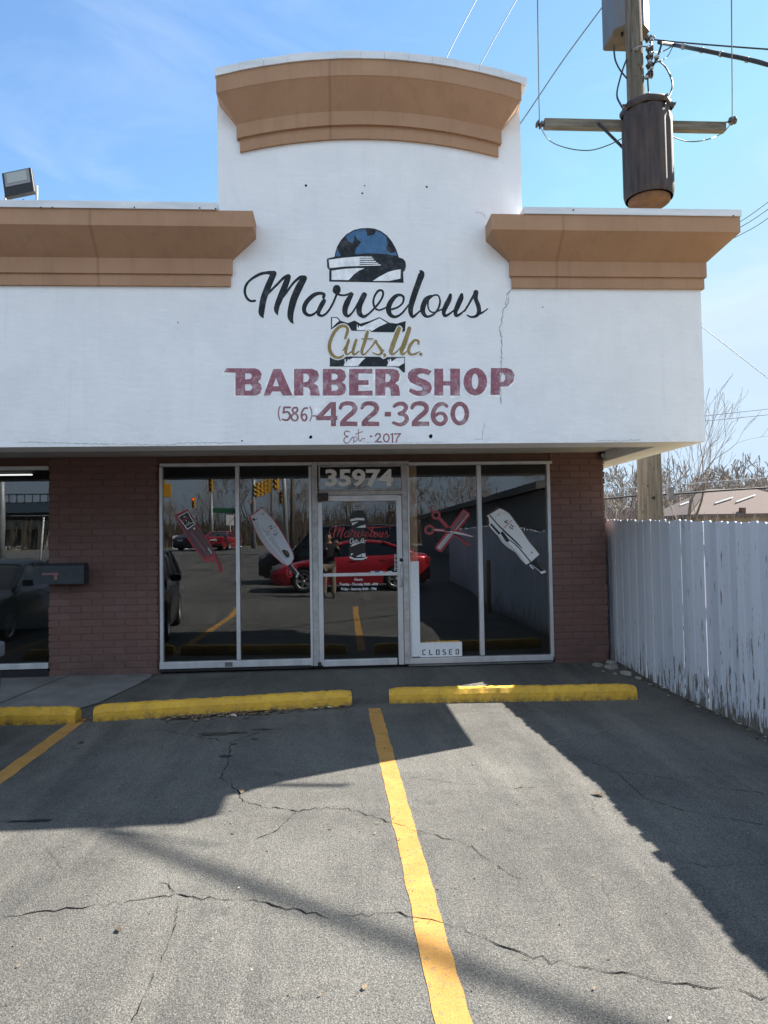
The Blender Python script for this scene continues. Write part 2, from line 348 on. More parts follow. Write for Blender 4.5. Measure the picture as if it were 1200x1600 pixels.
# bay lines (slightly ragged edges)
def bayline(name, x, x2, y0, y1, hw):
    b = MB(); n_ = 60; vs = []
    for i in range(n_ + 1):
        y = y0 + (y1 - y0) * i / n_; xc = x + (x2 - x) * i / n_
        vs += [(xc - hw + rnd.uniform(-.006, .006), y, zg(y) + .0025), (xc + hw + rnd.uniform(-.006, .006), y, zg(y) + .0025)]
    b.add(vs, [(2 * i, 2 * i + 1, 2 * i + 3, 2 * i + 2) for i in range(n_)]); return struct(b.build(name, M_YLINE))
bayline('bay_line', .36, .415, 7.71, 1.0, .066)
bayline('bay_line', -2.64, -2.55, 7.66, .6, .072)
bayline('bay_line', -5.5, -5.4, 7.6, -.5, .07)
# cracks in the asphalt, traced on the ground
def gp(px, py):
    c = Vector(((px - 600) / F_PX, -(py - 800) / F_PX, 1)); r = Vector((MX.dot(c), MY.dot(c), MZ.dot(c))); k = (ZL - CAM.z) / r.z
    return Vector((r.x * k, r.y * k))
b = MB()
def crack(pts, wd=.006, jit=.012):
    P = [gp(*p) for p in pts]; q = []
    for a, c in zip(P, P[1:]):
        n_ = max(2, int((c - a).length / .035))
        for i in range(n_): q.append(a.lerp(c, i / n_) + Vector((rnd.gauss(0, jit * .5), rnd.gauss(0, jit))))
    q.append(P[-1]); vs = []
    for i, p in enumerate(q):
        d = (q[min(i + 1, len(q) - 1)] - q[max(i - 1, 0)]).normalized(); nn = Vector((-d.y, d.x)); h = wd * .74 * rnd.uniform(.12, 1.25) * (.6 + .5 * math.sin(i * .21) ** 2)
        if i in (0, len(q) - 1): h *= .1
        vs += [(p.x + nn.x * h, p.y + nn.y * h, ZL + .0035), (p.x - nn.x * h, p.y - nn.y * h, ZL + .0035)]
    b.add(vs, [(2 * i, 2 * i + 1, 2 * i + 3, 2 * i + 2) for i in range(len(q) - 1)])
crack([(0, 1436), (60, 1425), (130, 1418), (240, 1404), (275, 1398), (300, 1406), (340, 1407), (395, 1408), (440, 1416), (500, 1430), (530, 1434)], .006)
crack([(530, 1434), (600, 1428), (660, 1436), (700, 1444), (745, 1460), (790, 1482), (860, 1502), (930, 1516), (1020, 1530), (1090, 1542), (1130, 1545), (1200, 1558)], .0055)
crack([(275, 1398), (262, 1382), (250, 1380)], .004); crack([(277, 1410), (275, 1450), (255, 1490), (240, 1530), (215, 1580), (205, 1600)], .0022)
crack([(360, 1160), (355, 1195), (345, 1215), (372, 1236), (378, 1252), (420, 1262), (465, 1268), (510, 1262), (560, 1268), (640, 1296)], .006)
crack([(465, 1268), (430, 1300), (400, 1312)], .004); crack([(240, 1140), (300, 1150), (360, 1160), (420, 1140), (450, 1138)], .005)
crack([(640, 1296), (700, 1310), (740, 1322), (760, 1345), (790, 1362), (830, 1380)], .0035); crack([(640, 1215), (700, 1222), (800, 1232), (900, 1228)], .003)
crack([(900, 1180), (960, 1205), (1040, 1215), (1120, 1232), (1200, 1240)], .004); crack([(960, 1205), (1010, 1250), (1080, 1270), (1200, 1290)], .004)
crack([(1040, 1340), (1100, 1355), (1200, 1350)], .003)
struct(b.build('asphalt_cracks', M_CRACK))
# oil spots and a wet patch
M_OIL = mat('oil_stain', (.022, .022, .024), .35)
b = MB()
for px, py, rx, ry in ((340, 1147, .16, .05), (372, 1145, .08, .03), (410, 1140, .1, .02), (352, 1182, .05, .03), (365, 1163, .03, .02), (60, 1283, .09, .02), (25, 1284, .05, .015), (398, 1155, .03, .02)):
    c = gp(px, py); n_ = 18; ph = rnd.random() * 6
    b.add([(c.x + rx * math.cos(i * 2 * math.pi / n_) * (1 + .3 * math.sin(3 * i + ph)), c.y + ry * math.sin(i * 2 * math.pi / n_) * (1 + .35 * math.sin(2.3 * i + ph)), ZL + .005) for i in range(n_)], [tuple(range(n_))])
struct(b.build('oil_stains', M_OIL))
# fallen leaves, twigs and scraps
M_LEAF = mat('dead_leaf', (.1, .07, .045), .9); t = NT(M_LEAF); gi = t.n.new('ShaderNodeNewGeometry'); t.col(t.ramp(gi.outputs['Random Per Island'], (0, (.035, .026, .018)), (.55, (.12, .08, .045)), (.9, (.22, .17, .11)), (1, (.6, .58, .54))))
b = MB()
def leaf(x, y, s, z=None):
    a = rnd.random() * 6.28; tl = rnd.uniform(-.9, .9); c, si = math.cos(a), math.sin(a); z = zg(y) if z is None else z
    P = [(-1, 0, .0), (-.4, .42, .25), (.35, .4, .1), (1, 0, .3), (.35, -.42, .2), (-.4, -.4, .05)]
    b.add([(x + s * (u * c - v * si), y + s * (u * si + v * c), z + .008 + s * (abs(h + tl * v)) * .6) for u, v, h in P], [(0, 1, 2, 3), (0, 3, 4, 5)])
for i in range(280):
    px = rnd.choice((rnd.uniform(255, 550), rnd.gauss(385, 35), rnd.gauss(285, 18))); leaf(*(gp(px, 1129 - 28 * (px - 145) / 408 + abs(rnd.gauss(0, 3.4)))), rnd.uniform(.016, .05))
for i in range(25): leaf(*gp(rnd.uniform(118, 150), rnd.uniform(1115, 1130)), rnd.uniform(.015, .03))
for i in range(60): leaf(*gp(rnd.uniform(440, 545), rnd.uniform(1098, 1112)), rnd.uniform(.01, .025))
for i in range(90): leaf(*gp(rnd.uniform(0, 1150), rnd.uniform(1100, 1330)), rnd.uniform(.006, .016))
for i in range(45): leaf(*gp(rnd.uniform(0, 1200), rnd.uniform(1330, 1600)), rnd.uniform(.005, .011))
for i in range(190):
    y = rnd.uniform(5.8, 9.8); leaf(3.72 - abs(rnd.gauss(0, .05)), y, rnd.uniform(.01, .03), zg(min(y, 9.7)))
for px, py, s in ((127, 1161, .05), (378, 1238, .04), (935, 1243, .05), (300, 1111, .06), (282, 1113, .05), (186, 1455, .025), (570, 1545, .02), (245, 1246, .02)): leaf(*gp(px, py), s)
stuff(b.build('leaf_litter', M_LEAF), 'dead brown leaves and paper scraps scattered over the asphalt by the wheel stops', 'leaf litter')
# ------------------------------------------------------------------ wheel stops
def wheel_stop(p0, p1, label, wd=.2, h=.15):
    P0, P1 = Vector(p0), Vector(p1); Lh = (P1 - P0).length / 2; c = (P0 + P1) / 2; ang = math.atan2(P1.y - P0.y, P1.x - P0.x)
    prof = [(0, 0), (.012, h * .62), (.045, h * .95), (.065, h), (wd - .065, h), (wd - .045, h * .95), (wd - .012, h * .62), (wd, 0)]
    b = MB(); n_ = 60; vs = []; k = len(prof)
    for i in range(n_ + 1):
        f = i / n_; x = -Lh + 2 * Lh * f; e = min(f, 1 - f); sc = 1 if e > .02 else (.93 if e > .004 else .86)
        vs += [(x, wd / 2 + (y - wd / 2) * (1 if sc == 1 else .97) + rnd.gauss(0, .003), z * sc + (rnd.gauss(0, .0032) if z else 0)) for y, z in prof]
    b.add(vs, [(i * k + j, i * k + j + 1, (i + 1) * k + j + 1, (i + 1) * k + j) for i in range(n_) for j in range(k - 1)], False)
    b.add(vs[:k], [tuple(range(k))]); b.add(vs[-k:], [tuple(reversed(range(k)))])
    for sx in (-Lh * .72, Lh * .72): b.lathe([(0, h + .0025), (.013, h + .0025), (.013, h - .01)], 10, Matrix.Translation((sx, wd / 2, 0)))
    o = b.build('wheel_stop', M_YSTOP); o.location = (c.x, c.y, ZL); o.rotation_euler = (0, 0, ang)
    return tag(o, label, 'wheel stop', 'yellow wheel stops at the head of the bays')
wheel_stop((-2.48, 7.5), (.13, 7.86), 'long yellow concrete wheel stop with dead leaves along its front, left of the centre line')
wheel_stop((.53, 7.9), (3.22, 7.72), 'yellow concrete wheel stop with a patch of sunlight on it, nearest the fence')
wheel_stop((-4.9, 7.56), (-2.64, 7.44), 'yellow concrete wheel stop cut off by the left edge, in front of the mailbox')
# broken concrete lump at the foot of the corner
b = MB()
M_RUB = mott('pale_concrete', (.24, .23, .21), (.33, .315, .29), 8, .9, .4)
for i, (x, y, s) in enumerate(((3.64, 9.58, .12), (3.52, 9.3, .17), (3.58, 8.95, .13), (3.64, 8.7, .08), (3.4, 9.42, .1), (3.45, 8.95, .05), (3.66, 8.4, .05), (3.35, 9.1, .04))):
    n_ = rnd.randint(5, 7); zc = zg(min(y, 9.7)); a0 = rnd.random() * 6; h_ = s * .22; tx, ty = rnd.gauss(0, .1), rnd.gauss(0, .1)
    o = [(x + s * rnd.uniform(.6, 1.1) * math.cos(a0 + k_ * 6.283 / n_) * .7, y + s * rnd.uniform(.6, 1.1) * math.sin(a0 + k_ * 6.283 / n_)) for k_ in range(n_)]
    vs = [(u, v, zc - .01) for u, v in o] + [(x + (u - x) * .9, y + (v - y) * .9, zc + h_ + (u - x) * tx + (v - y) * ty) for u, v in o]
    b = MB(); b.add(vs, [tuple(range(n_, 2 * n_))] + [(k_, (k_ + 1) % n_, n_ + (k_ + 1) % n_, n_ + k_) for k_ in range(n_)])
    tag(b.build('concrete_chunk', M_RUB), 'pale broken concrete chunk lying between the brick corner and the white fence', 'rubble', 'broken concrete chunks at the brick corner')
# ------------------------------------------------------------------ the barber shop
YF, YW, YG = 7.6, 9.67, 9.69
shop = thing('barber_shop', 'white stucco barber shop with tan cornices, arched parapet and painted brick piers', 'shop', (0.5, 9, 0))
def part(b, name, m, par=None):
    o = b.build(name, m)
    o.parent = par or shop
    o.matrix_parent_inverse = Matrix.Translation(-Vector((0.5, 9, 0))) 
    return o
def sub(b, name, m, par): 
    o = b.build(name, m); o.parent = par; return o
def X(px, py, Y): return at(px, py, Y).x
def Z(px, py, Y): return at(px, py, Y).z
XR = X(1098.5, 570, YF); ZB = Z(600, 694, YF)
XTL, XTR = X(340, 250, YF), X(813.5, 230, YF)
PC = .3
zs = {k: Z(200, k, YF - p) for k, p in ((316, PC), (327, PC), (352, PC), (403, .05), (427, .05), (428, .03), (446, .03))}
ZTOP = zs[327]
XC = (X(375, 240, YF) + X(778, 246, YF)) / 2; RA = 5.6
def arch(x): return -(x - XC) ** 2 / (2 * RA)
za = {k: Z(590, k, YF - p) for k, p in ((81, .24), (93, .24), (117.6, .24), (173.5, .06), (195, .06), (197, .03), (216.5, .03))}
# fascia wall with the arched tower
out = [(-14, ZB), (XR, ZB), (XR, ZTOP), (XTR, ZTOP)]
n_ = 24
for i in range(n_ + 1):
    x = XTR + (XTL - XTR) * i / n_; out.append((x, za[93] + arch(x) - .01))
out += [(XTL, ZTOP), (-14, ZTOP)]
b = MB(); b.poly([out], lambda x, z: (x, YF + .4, z), .4)
fascia = part(b, 'fascia', M_STUCCO)
# the return of the fascia along the alley side
b = MB(); b.box(XR - .37, XR - .003, YF + .402, 20, ZB + .002, ZTOP)
part(b, 'side_fascia', M_STUCCO)
b = MB(); b.box(-14, XR - .38, YF + .41, 20, ZTOP - .7, ZTOP - .4); b.box(XTL + .02, XTR - .02, YF + .41, YF + 1.1, ZTOP - .35, za[93] - .45)
part(b, 'roof', M_ROOF)
# soffit: perimeter beam and recessed ceiling
b = MB(); b.box(-14, XR - .402, YF + .402, YF + .5, ZB + .004, ZB + .25)
b.box(-14, XR - .402, YF + .501, 10.1, ZB + .135, ZB + .19)
part(b, 'soffit', M_SOFFIT)
def cornice(name, prof, x0, x1, zf, m, nseg=1, lflare=True, rflare=True, ret=None):
    b = MB(); ts = [i / nseg for i in range(nseg + 1)]; k = len(prof); vs = []
    def P(p, z, tt):
        a0 = x0 - (p if lflare else 0); a1 = x1 + (p if rflare else 0); x = a0 + (a1 - a0) * tt; return (x, YF - p, z + zf(x))
    for tt in ts: vs += [P(p, z, tt) for p, z in prof]
    fs = [(i * k + j, i * k + j + 1, (i + 1) * k + j + 1, (i + 1) * k + j) for i in range(nseg) for j in range(k - 1)]
    b.add(vs, fs)
    for tt, fl in ((0, lflare), (1, rflare and not ret)):
        e = [P(p, z, tt) for p, z in prof]; wv = [(x, YF + .001, z) for x, y, z in e]; n2 = len(e)
        b.add(e + wv, [(i, i + 1, n2 + i + 1, n2 + i) for i in range(n2 - 1)])
    if ret:
        e = [P(p, z, 1) for p, z in prof]; e2 = [(x, ret, z) for x, y, z in e]
        b.add(e + e2, [(i, i + 1, k + i + 1, k + i) for i in range(k - 1)])
    # top lid
    return part(b, name, m)
prof = [(.0, zs[446]), (.03, zs[446]), (.03, zs[428]), (.05, zs[428]), (.05, zs[403]), (PC - .012, zs[352] - .012), (PC, zs[352]), (PC, zs[327]), (-.1, zs[327] + .001)]
note(cornice('cornice', prof, -14, X(360, 440, YF - .03) - .03, lambda x: 0, M_TAN, 1, False), 'tan flared cornice on the left wing')
note(cornice('cornice', prof, X(800, 440, YF - .03) + .03, XR, lambda x: 0, M_TAN, 1, True, True, 20), 'tan flared cornice on the right wing')
profa = [(0, za[216.5]), (.03, za[216.5]), (.03, za[197]), (.06, za[197]), (.06, za[173.5]), (.23, za[117.6] - .01), (.24, za[117.6]), (.24, za[93]), (-.1, za[93] + .001)]
note(cornice('cornice', profa, X(375, 240, YF - .03) + .03, X(779, 245, YF - .03) - .03, arch, M_TAN, 28), 'tan arched cornice on the raised centre')
def lapped(b, x0, x1, seg, y0, y1, z0, z1, zf=lambda x: 0):
    """metal coping in lapped lengths"""
    n_ = max(1, round((x1 - x0) / seg))
    for i in range(n_):
        a, c = x0 + (x1 - x0) * i / n_, x0 + (x1 - x0) * (i + 1) / n_ - .002; e = .0025 * (i % 2)
        za_, zb_ = zf(a), zf(c)
        P = [(a, y0 - e, z0 + za_), (c, y0 - e, z0 + zb_), (c, y0 - e, z1 + e + zb_), (a, y0 - e, z1 + e + za_), (a, y1, z0 + za_), (c, y1, z0 + zb_), (c, y1, z1 + e + zb_), (a, y1, z1 + e + za_)]
        b.add(P, [(0, 1, 2, 3), (3, 2, 6, 7), (0, 4, 5, 1), (0, 3, 7, 4), (1, 5, 6, 2)])
hc = zs[316] - zs[327]
b = MB(); lapped(b, -14, X(340, 322, YF - PC), 3.0, YF - PC - .015, YF + .45, ZTOP + .002, ZTOP + hc); part(b, 'coping', M_COPE)
b = MB(); lapped(b, X(818, 328, YF - PC), XR + PC + .012, 3.2, YF - PC - .015, YF + .45, ZTOP + .002, ZTOP + hc)
b.box(XR - .4, XR + PC + .012, YF + .46, 20, ZTOP + .004, ZTOP + hc); part(b, 'coping', M_COPE)
b = MB(); lapped(b, X(335.5, 110, YF - .25), X(823, 125, YF - .25), .26, YF - .255, YF + .42, za[93] + .003, za[81], arch); part(b, 'coping', M_COPE)
for x, y in ((64, 324), (82, 324), (210, 324), (312, 325), (337, 326), (896, 328), (1146, 337)):
    q = at(x, y, YF - PC - .018); b = MB(); b.lathe([(0, 0), (.008, 0), (.006, .006)], 8, Matrix.Translation(q) @ Matrix.Rotation(R(90), 4, 'X')); part(b, 'coping_screw', M_DARKMET)

# painted sign on the fascia -------------------------------------------------
def crop(ox, oy, s, Y): return lambda u, v: tuple(at(ox + u / s, oy + v / s, Y))
YS = YF - .0006
MARV = [
 [(140,360,20),(100,362,20),(62,330,22),(45,270,22),(60,210,22),(110,155,22),(190,110,24),(260,97,28),(318,104,44)],
 [(315,105,50),(285,175,52),(250,260,54),(222,340,54),(205,430,52),(202,480,46),(217,518,12)],
 [(255,305,14),(290,265,20),(350,205,20),(410,145,24),(450,128,32)],
 [(452,135,46),(425,215,52),(385,310,52),(350,400,46),(342,450,40),(352,490,10)],
 [(405,330,12),(440,275,20),(500,195,20),(560,142,26),(598,142,36)],
 [(600,150,52),(558,225,60),(510,330,60),(482,430,56),(472,500,50),(482,545,34),(500,573,8)],
 [(783,328,26),(788,300,26),(745,290,26),(690,308,34),(632,362,38),(602,420,38),(608,470,32),(650,497,24),(700,478,18),(740,430,12)],
 [(788,360,34),(765,400,40),(738,455,36),(738,488,28),(770,500,20),(812,475,18),(852,420,18),(882,360,18),(906,300,20)],
 [(906,262,68),(907,248,66)], [(906,290,22),(940,306,18),(980,308,16),(1015,300,20),(1042,292,26)],
 [(1045,300,34),(1008,370,48),(986,430,46),(986,478,40),(1012,503,26),(1045,480,16),(1080,430,16),(1105,380,14)],
 [(1165,305,46),(1125,390,48),(1116,440,46),(1122,480,42),(1150,507,28),(1170,506,24),(1210,480,16),(1260,430,18),(1310,370,18),(1340,310,18),(1335,268,18),(1300,265,20),(1265,310,18),(1250,370,18),(1265,425,18),(1300,447,16),(1345,435,14),(1385,415,14)],
 [(1425,440,18),(1480,420,16),(1525,380,18),(1532,325,20),(1495,305,24),(1450,325,34),(1405,385,42),(1392,440,44),(1410,492,34),(1460,510,22),(1520,475,18),(1580,400,14)],
 [(1686,76,10),(1702,108,50),(1670,200,50),(1635,300,50),(1605,400,46),(1600,470,38),(1620,510,24),(1660,480,18),(1705,440,12)],
 [(1790,318,28),(1745,350,44),(1715,420,44),(1717,470,38),(1750,508,24),(1810,490,18),(1860,430,18),(1875,360,16),(1855,310,14),(1810,312,16),(1770,350,14),(1762,410,14),(1780,455,14),(1820,470,14),(1870,450,14),(1915,430,12)],
 [(1972,305,26),(1960,350,40),(1930,410,42),(1910,460,36),(1920,500,26),(1960,485,18),(2010,445,12)],
 [(2078,302,28),(2070,340,44),(2040,410,42),(2020,460,36),(2027,500,26),(2070,480,18),(2115,440,12)],
 [(2105,455,18),(2140,400,18),(2180,330,22),(2212,278,30)],
 [(2212,282,44),(2210,340,36),(2235,410,36),(2240,460,34),(2218,500,26),(2170,512,18),(2130,495,12)],
 [(2230,490,22),(2280,465,14),(2322,435,10)]]
fn = crop(375, 410, 6, YS)
b = MB(); [b.stroke(s_, fn, .0004, grow=9) for s_ in MARV]
FM = crop(500, 485, 6.667, YS)
CUTS = [[(262,292,22),(280,240,28),(288,195,28),(260,165,28),(215,167,30),(160,212,32),(117,290,32),(98,370,32),(112,440,32),(160,488,28),(210,490,24),(245,468,16)],
 [(238,418,12),(272,370,18),(302,308,26),(280,370,28),(266,432,26),(285,460,20),(332,428,14)], [(378,310,26),(355,380,28),(342,438,26),(360,460,20),(408,425,12)],
 [(495,225,30),(470,310,32),(442,400,32),(437,445,26),(458,462,18),(505,415,12),(550,365,18),(580,318,22),(592,345,24),(630,400,28),(645,435,26),(612,462,20),(547,440,10)], [(440,298,14),(555,297,12)], [(645,438,16),(665,412,10)],
 [(670,462,26),(676,476,20),(660,492,8)], [(825,188,38),(792,270,44),(757,370,44),(738,430,38),(757,458,24),(800,430,14),(848,372,10)],
 [(930,188,36),(905,270,42),(870,370,44),(848,430,36),(866,458,22),(910,420,12)], [(1025,348,20),(1024,320,22),(985,312,26),(942,360,30),(922,420,30),(942,458,24),(990,455,18),(1036,430,10)], [(1048,456,30),(1049,457,30)]]
[b.stroke(s_, FM, .0022, grow=11) for s_ in CUTS]
sub(b, 'lettering_halo', P_WHITE, fascia)
b = MB(); [b.stroke(s_, fn, .0012, 1.13) for i, s_ in enumerate(MARV)]
note(sub(b, 'script_lettering', P_BLACK, fascia), 'black painted script word Marvelous')
b = MB(); [b.stroke(s_, FM, .0032, 1.12) for i, s_ in enumerate(CUTS)]
note(sub(b, 'script_lettering', P_GOLD, fascia), 'gold painted script words Cuts, llc.')
# barber pole emblem
fp = crop(500, 345, 8, YS); b = MB()
b.cur = 0
b.poly([[(184,450),(190,400),(215,320),(260,242),(330,168),(420,115),(510,94),(600,89),(680,97),(760,128),(840,185),(900,260),(950,350),(985,455),(800,440),(600,440),(400,445)]], fp, .0004)
b.poly([[(85,490),(92,472),(185,448),(400,430),(600,416),(800,428),(980,455),(1040,475),(1068,510),(1075,570),(1062,620),(1040,640),(1045,775),(115,760),(115,612),(90,585)]], fp, .0005)
b.cur = 1
b.poly([[(197,440),(205,390),(228,320),(275,245),(340,180),(430,128),(510,108),(600,104),(680,112),(750,142),(825,195),(885,265),(932,350),(965,440),(800,415),(600,406),(440,420),(265,436)]], fp, .0012)
b.cur = 0
for lp in ([(258,436),(245,400),(222,368),(225,310),(270,240),(325,200),(355,255),(400,278),(425,250),(428,185),(445,190),(470,235),(515,268),(490,300),(455,340),(435,390),(442,424)], [(565,104),(585,150),(590,185),(625,188),(680,165),(700,130),(690,113),(620,104)], [(826,198),(838,250),(848,300),(825,340),(835,365),(880,400),(920,398),(945,385),(910,300),(880,258)]):
    b.poly([lp], fp, .0018)
b.cur = 2
for lp in ([(108,488),(300,462),(495,447),(495,565),(300,572),(120,592)], [(495,447),(645,449),(655,463),(495,463)], [(495,473),(668,474),(672,487),(495,489)], [(495,500),(692,502),(700,514),(495,516)], [(495,527),(722,524),(730,536),(495,541)], [(495,553),(755,545),(762,558),(495,565)],
           [(145,625),(300,602),(470,592),(558,594),(490,622),(420,672),(360,742),(145,738)], [(660,752),(740,700),(850,642),(930,618),(1010,607),(1005,722),(870,752)]): b.poly([lp], fp, .0018)
b.cur = 0
b.poly([[(115,70),(180,70),(215,108),(290,133),(360,105),(420,138),(520,110),(620,70),(720,128),(800,138),(893,110),(885,215),(855,228),(862,185),(840,165),(805,170),(770,228),(540,225),(500,200),(470,215),(330,212),(300,165),(250,148),(180,157),(115,200)]], FM, .0016)
b.poly([[(102,485),(130,505),(190,520),(240,505),(275,480),(620,483),(660,505),(700,486),(885,485),(885,645),(865,645),(820,597),(740,585),(102,585)]], FM, .0016)
b.cur = 2
for lp in ([(127,78),(175,80),(200,110),(165,140),(125,180)], [(385,140),(393,168),(398,192),(408,160),(430,170),(620,82),(700,133),(620,167),(540,215),(500,196),(465,208),(383,205)], [(245,580),(258,548),(256,508),(268,508),(270,545),(288,520),(290,505),(300,515),(345,495),(475,495),(440,525),(395,580)], [(695,580),(712,550),(704,515),(715,512),(720,545),(728,505),(738,505),(745,535),(800,497),(878,493),(878,550),(820,583)]): b.poly([lp], FM, .0021)
note(sub(b, 'pole_emblem', [P_BLACK, P_BLUE, P_WHITE], fascia), 'painted barber pole with blue globe top')
# BARBER SHOP
f5 = crop(345, 560, 5, YS); f6 = crop(575, 560, 5, YS)
def bez(lp):   # soften the corners of a traced outline a little
    return lp
BS5 = [[[(25,108),(45,77),(265,77),(300,90),(320,122),(312,160),(290,182),(314,204),(321,238),(307,274),(275,290),(115,290),(115,112)], [(190,115),(225,115),(240,125),(243,142),(232,160),(190,165)], [(190,202),(230,200),(245,216),(246,234),(232,251),(190,252)]],
 [[(335,290),(410,82),(470,82),(560,290),(485,290),(465,258),(400,258),(385,290)], [(432,150),(455,218),(405,218)]],
 [[(572,82),(715,82),(752,98),(766,132),(757,168),(725,195),(755,212),(768,250),(774,290),(700,290),(697,250),(685,228),(645,222),(645,290),(572,290)], [(645,118),(675,120),(690,138),(691,160),(678,182),(645,188)]],
 [[(797,82),(935,82),(968,100),(979,140),(967,170),(945,185),(972,205),(981,245),(965,278),(930,290),(797,290)], [(865,118),(895,118),(912,130),(913,150),(900,165),(865,168)], [(865,205),(900,205),(916,220),(917,238),(902,252),(865,252)]],
 [[(1002,82),(1185,82),(1185,118),(1075,118),(1075,170),(1155,170),(1155,207),(1075,207),(1075,255),(1185,252),(1185,290),(1002,290)]]]
def ell(cx, cy, rx, ry, n=26): return [(cx + rx * math.cos(2 * math.pi * i / n), cy + ry * math.sin(2 * math.pi * i / n)) for i in range(n)]
BS6 = [[[(57,82),(195,82),(232,95),(249,130),(240,172),(212,195),(240,215),(248,260),(250,292),(178,292),(176,248),(163,228),(135,225),(135,290),(57,290)], [(135,118),(160,120),(177,138),(178,160),(165,182),(135,188)]],
 [[(497,100),(472,132),(435,118),(400,120),(384,134),(398,150),(450,168),(487,192),(500,232),(484,272),(440,292),(395,293),(355,283),(318,258),(328,232),(380,252),(415,252),(428,238),(415,222),(370,205),(330,185),(311,150),(314,112),(345,83),(405,74),(458,81)]],
 [[(518,80),(588,80),(588,178),(642,178),(642,80),(718,80),(718,290),(642,290),(642,212),(588,212),(588,290),(518,290)]],
 [ell(838, 182, 93, 108), ell(836, 180, 26, 62)],
 [[(960,75),(1085,75),(1122,88),(1143,128),(1136,180),(1095,218),(1030,222),(1030,285),(957,285)], [(1030,110),(1055,114),(1071,135),(1072,160),(1060,182),(1030,188)]]]
b = MB(); h = MB()
def halo(lps, f, d=9):
    c = [sum(p[0] for p in lps[0]) / len(lps[0]), sum(p[1] for p in lps[0]) / len(lps[0])]; lp = lps[0] + [lps[0][0]]
    for a, q in zip(lp, lp[1:]): h.stroke([(a[0] - 4, a[1] + 8, 26), (q[0] - 4, q[1] + 8, 26)], f, .0004, sub=1)
for lps in BS5: b.poly(lps, f5, .0024); halo(lps, f5)
for lps in BS6: b.poly(lps, f6, .0024); halo(lps, f6)
sub(h, 'lettering_halo', P_WHITE, fascia)
note(sub(b, 'block_lettering', P_RED, fascia), 'faded maroon block words BARBER SHOP')
# telephone number
f7 = crop(425, 620, 3.75, YS); b = MB(); h = MB()
PH = [[(48,55,6),(40,75,7),(38,97,7),(41,120,7),(49,140,6)], [(106,62,11),(72,62,11)], [(71,62,11),(67,92,11)], [(66,94,11),(88,88,11),(104,102,12),(102,124,12),(86,137,11),(62,132,10)],
 [(146,63,10),(126,66,11),(120,80,11),(130,94,11),(144,104,11),(152,120,11),(142,138,11),(122,136,11),(113,120,11),(122,104,11),(142,90,11),(150,76,10),(144,63,10)],
 [(208,66,9),(190,68,10),(176,88,11),(172,112,11),(180,134,11),(194,138,11),(203,122,11),(197,104,10),(184,104,9),(175,116,9)], [(222,58,6),(231,78,7),(233,100,7),(230,122,7),(222,142,6)], [(240,112,8),(258,112,8)]]
for s_ in PH: b.stroke(s_, f7, .001)
D2 = [(400,66,20),(412,46,24),(440,38,25),(472,44,28),(486,66,29),(474,92,29),(438,122,27),(412,148,24)]
for dx in (0, 127, 420):
    s_ = [(u + dx, v, w_) for u, v, w_ in D2]; b.stroke(s_, f7, .001 + dx * 1e-7); b.poly([[(398 + dx, 150), (408 + dx, 143), (501 + dx, 146), (501 + dx, 172), (398 + dx, 172)]], f7, .0013); h.stroke(s_, f7, .0004, grow=7); h.stroke([(402 + dx, 160, 34), (498 + dx, 160, 34)], f7, .0004)
b.poly([[(375,30),(375,112),(383,112),(383,136),(375,136),(375,172),(345,172),(345,138),(262,138),(256,118),(340,32)], [(345,66),(345,112),(302,112)]], f7, .001)
b.poly([[(660,88),(697,88),(697,115),(660,115)]], f7, .001)
for s_ in ([(716,56,18),(738,42,23),(768,42,25),(785,62,25),(772,86,22),(745,98,20)], [(745,99,20),(778,108,23),(790,130,26),(776,154,24),(745,163,22),(712,152,18)], [(1024,54,20),(998,41,23),(965,54,26),(945,92,27),(946,128,27),(965,155,25),(998,158,25),(1018,132,26),(1008,104,22),(982,96,20),(955,112,18)]):
    b.stroke(s_, f7, .0011); h.stroke(s_, f7, .0004, grow=7)
b.poly([ell(1100, 98, 55, 70), ell(1100, 98, 28, 44)], f7, .001); h.poly([ell(1100, 98, 63, 78)], f7, .0003); h.poly([[(250,22),(385,22),(392,105),(390,180),(338,180),(335,148),(250,145)]], f7, .0003)
sub(h, 'lettering_halo', P_WHITE, fascia)
note(sub(b, 'telephone_number', P_RED2, fascia), 'faded red number (586)-422-3260')
b = MB()
for s_ in ([(455,206,5),(438,200,6),(424,212,6),(430,228,6),(446,232,6),(428,240,6),(421,258,6),(434,272,6),(452,264,5),(466,244,5),(474,234,5)], [(474,234,5),(480,250,5),(477,270,5)], [(479,240,5),(492,234,5),(499,248,5),(490,262,5),(478,258,5)], [(506,192,5),(506,225,5),(509,252,5),(519,256,5),(530,244,5)], [(490,218,5),(530,204,5)], [(540,245,8),(541,245,8)], [(580,232,13),(581,232,13)],
           [(606,230,8),(614,218,8),(628,217,8),(634,229,8),(626,244,8),(606,264,8)], [(606,264,8),(641,263,8)], [(697,222,7),(706,216,7)], [(706,216,8),(706,266,8)], [(718,218,8),(752,216,8)], [(752,217,8),(735,240,8),(727,266,8)]): b.stroke(s_, f7, .001)
b.poly([ell(670, 241, 20, 27), ell(670, 241, 12, 19)], f7, .001)
note(sub(b, 'established_lettering', P_RED2, fascia), 'thin red words Est. 2017')
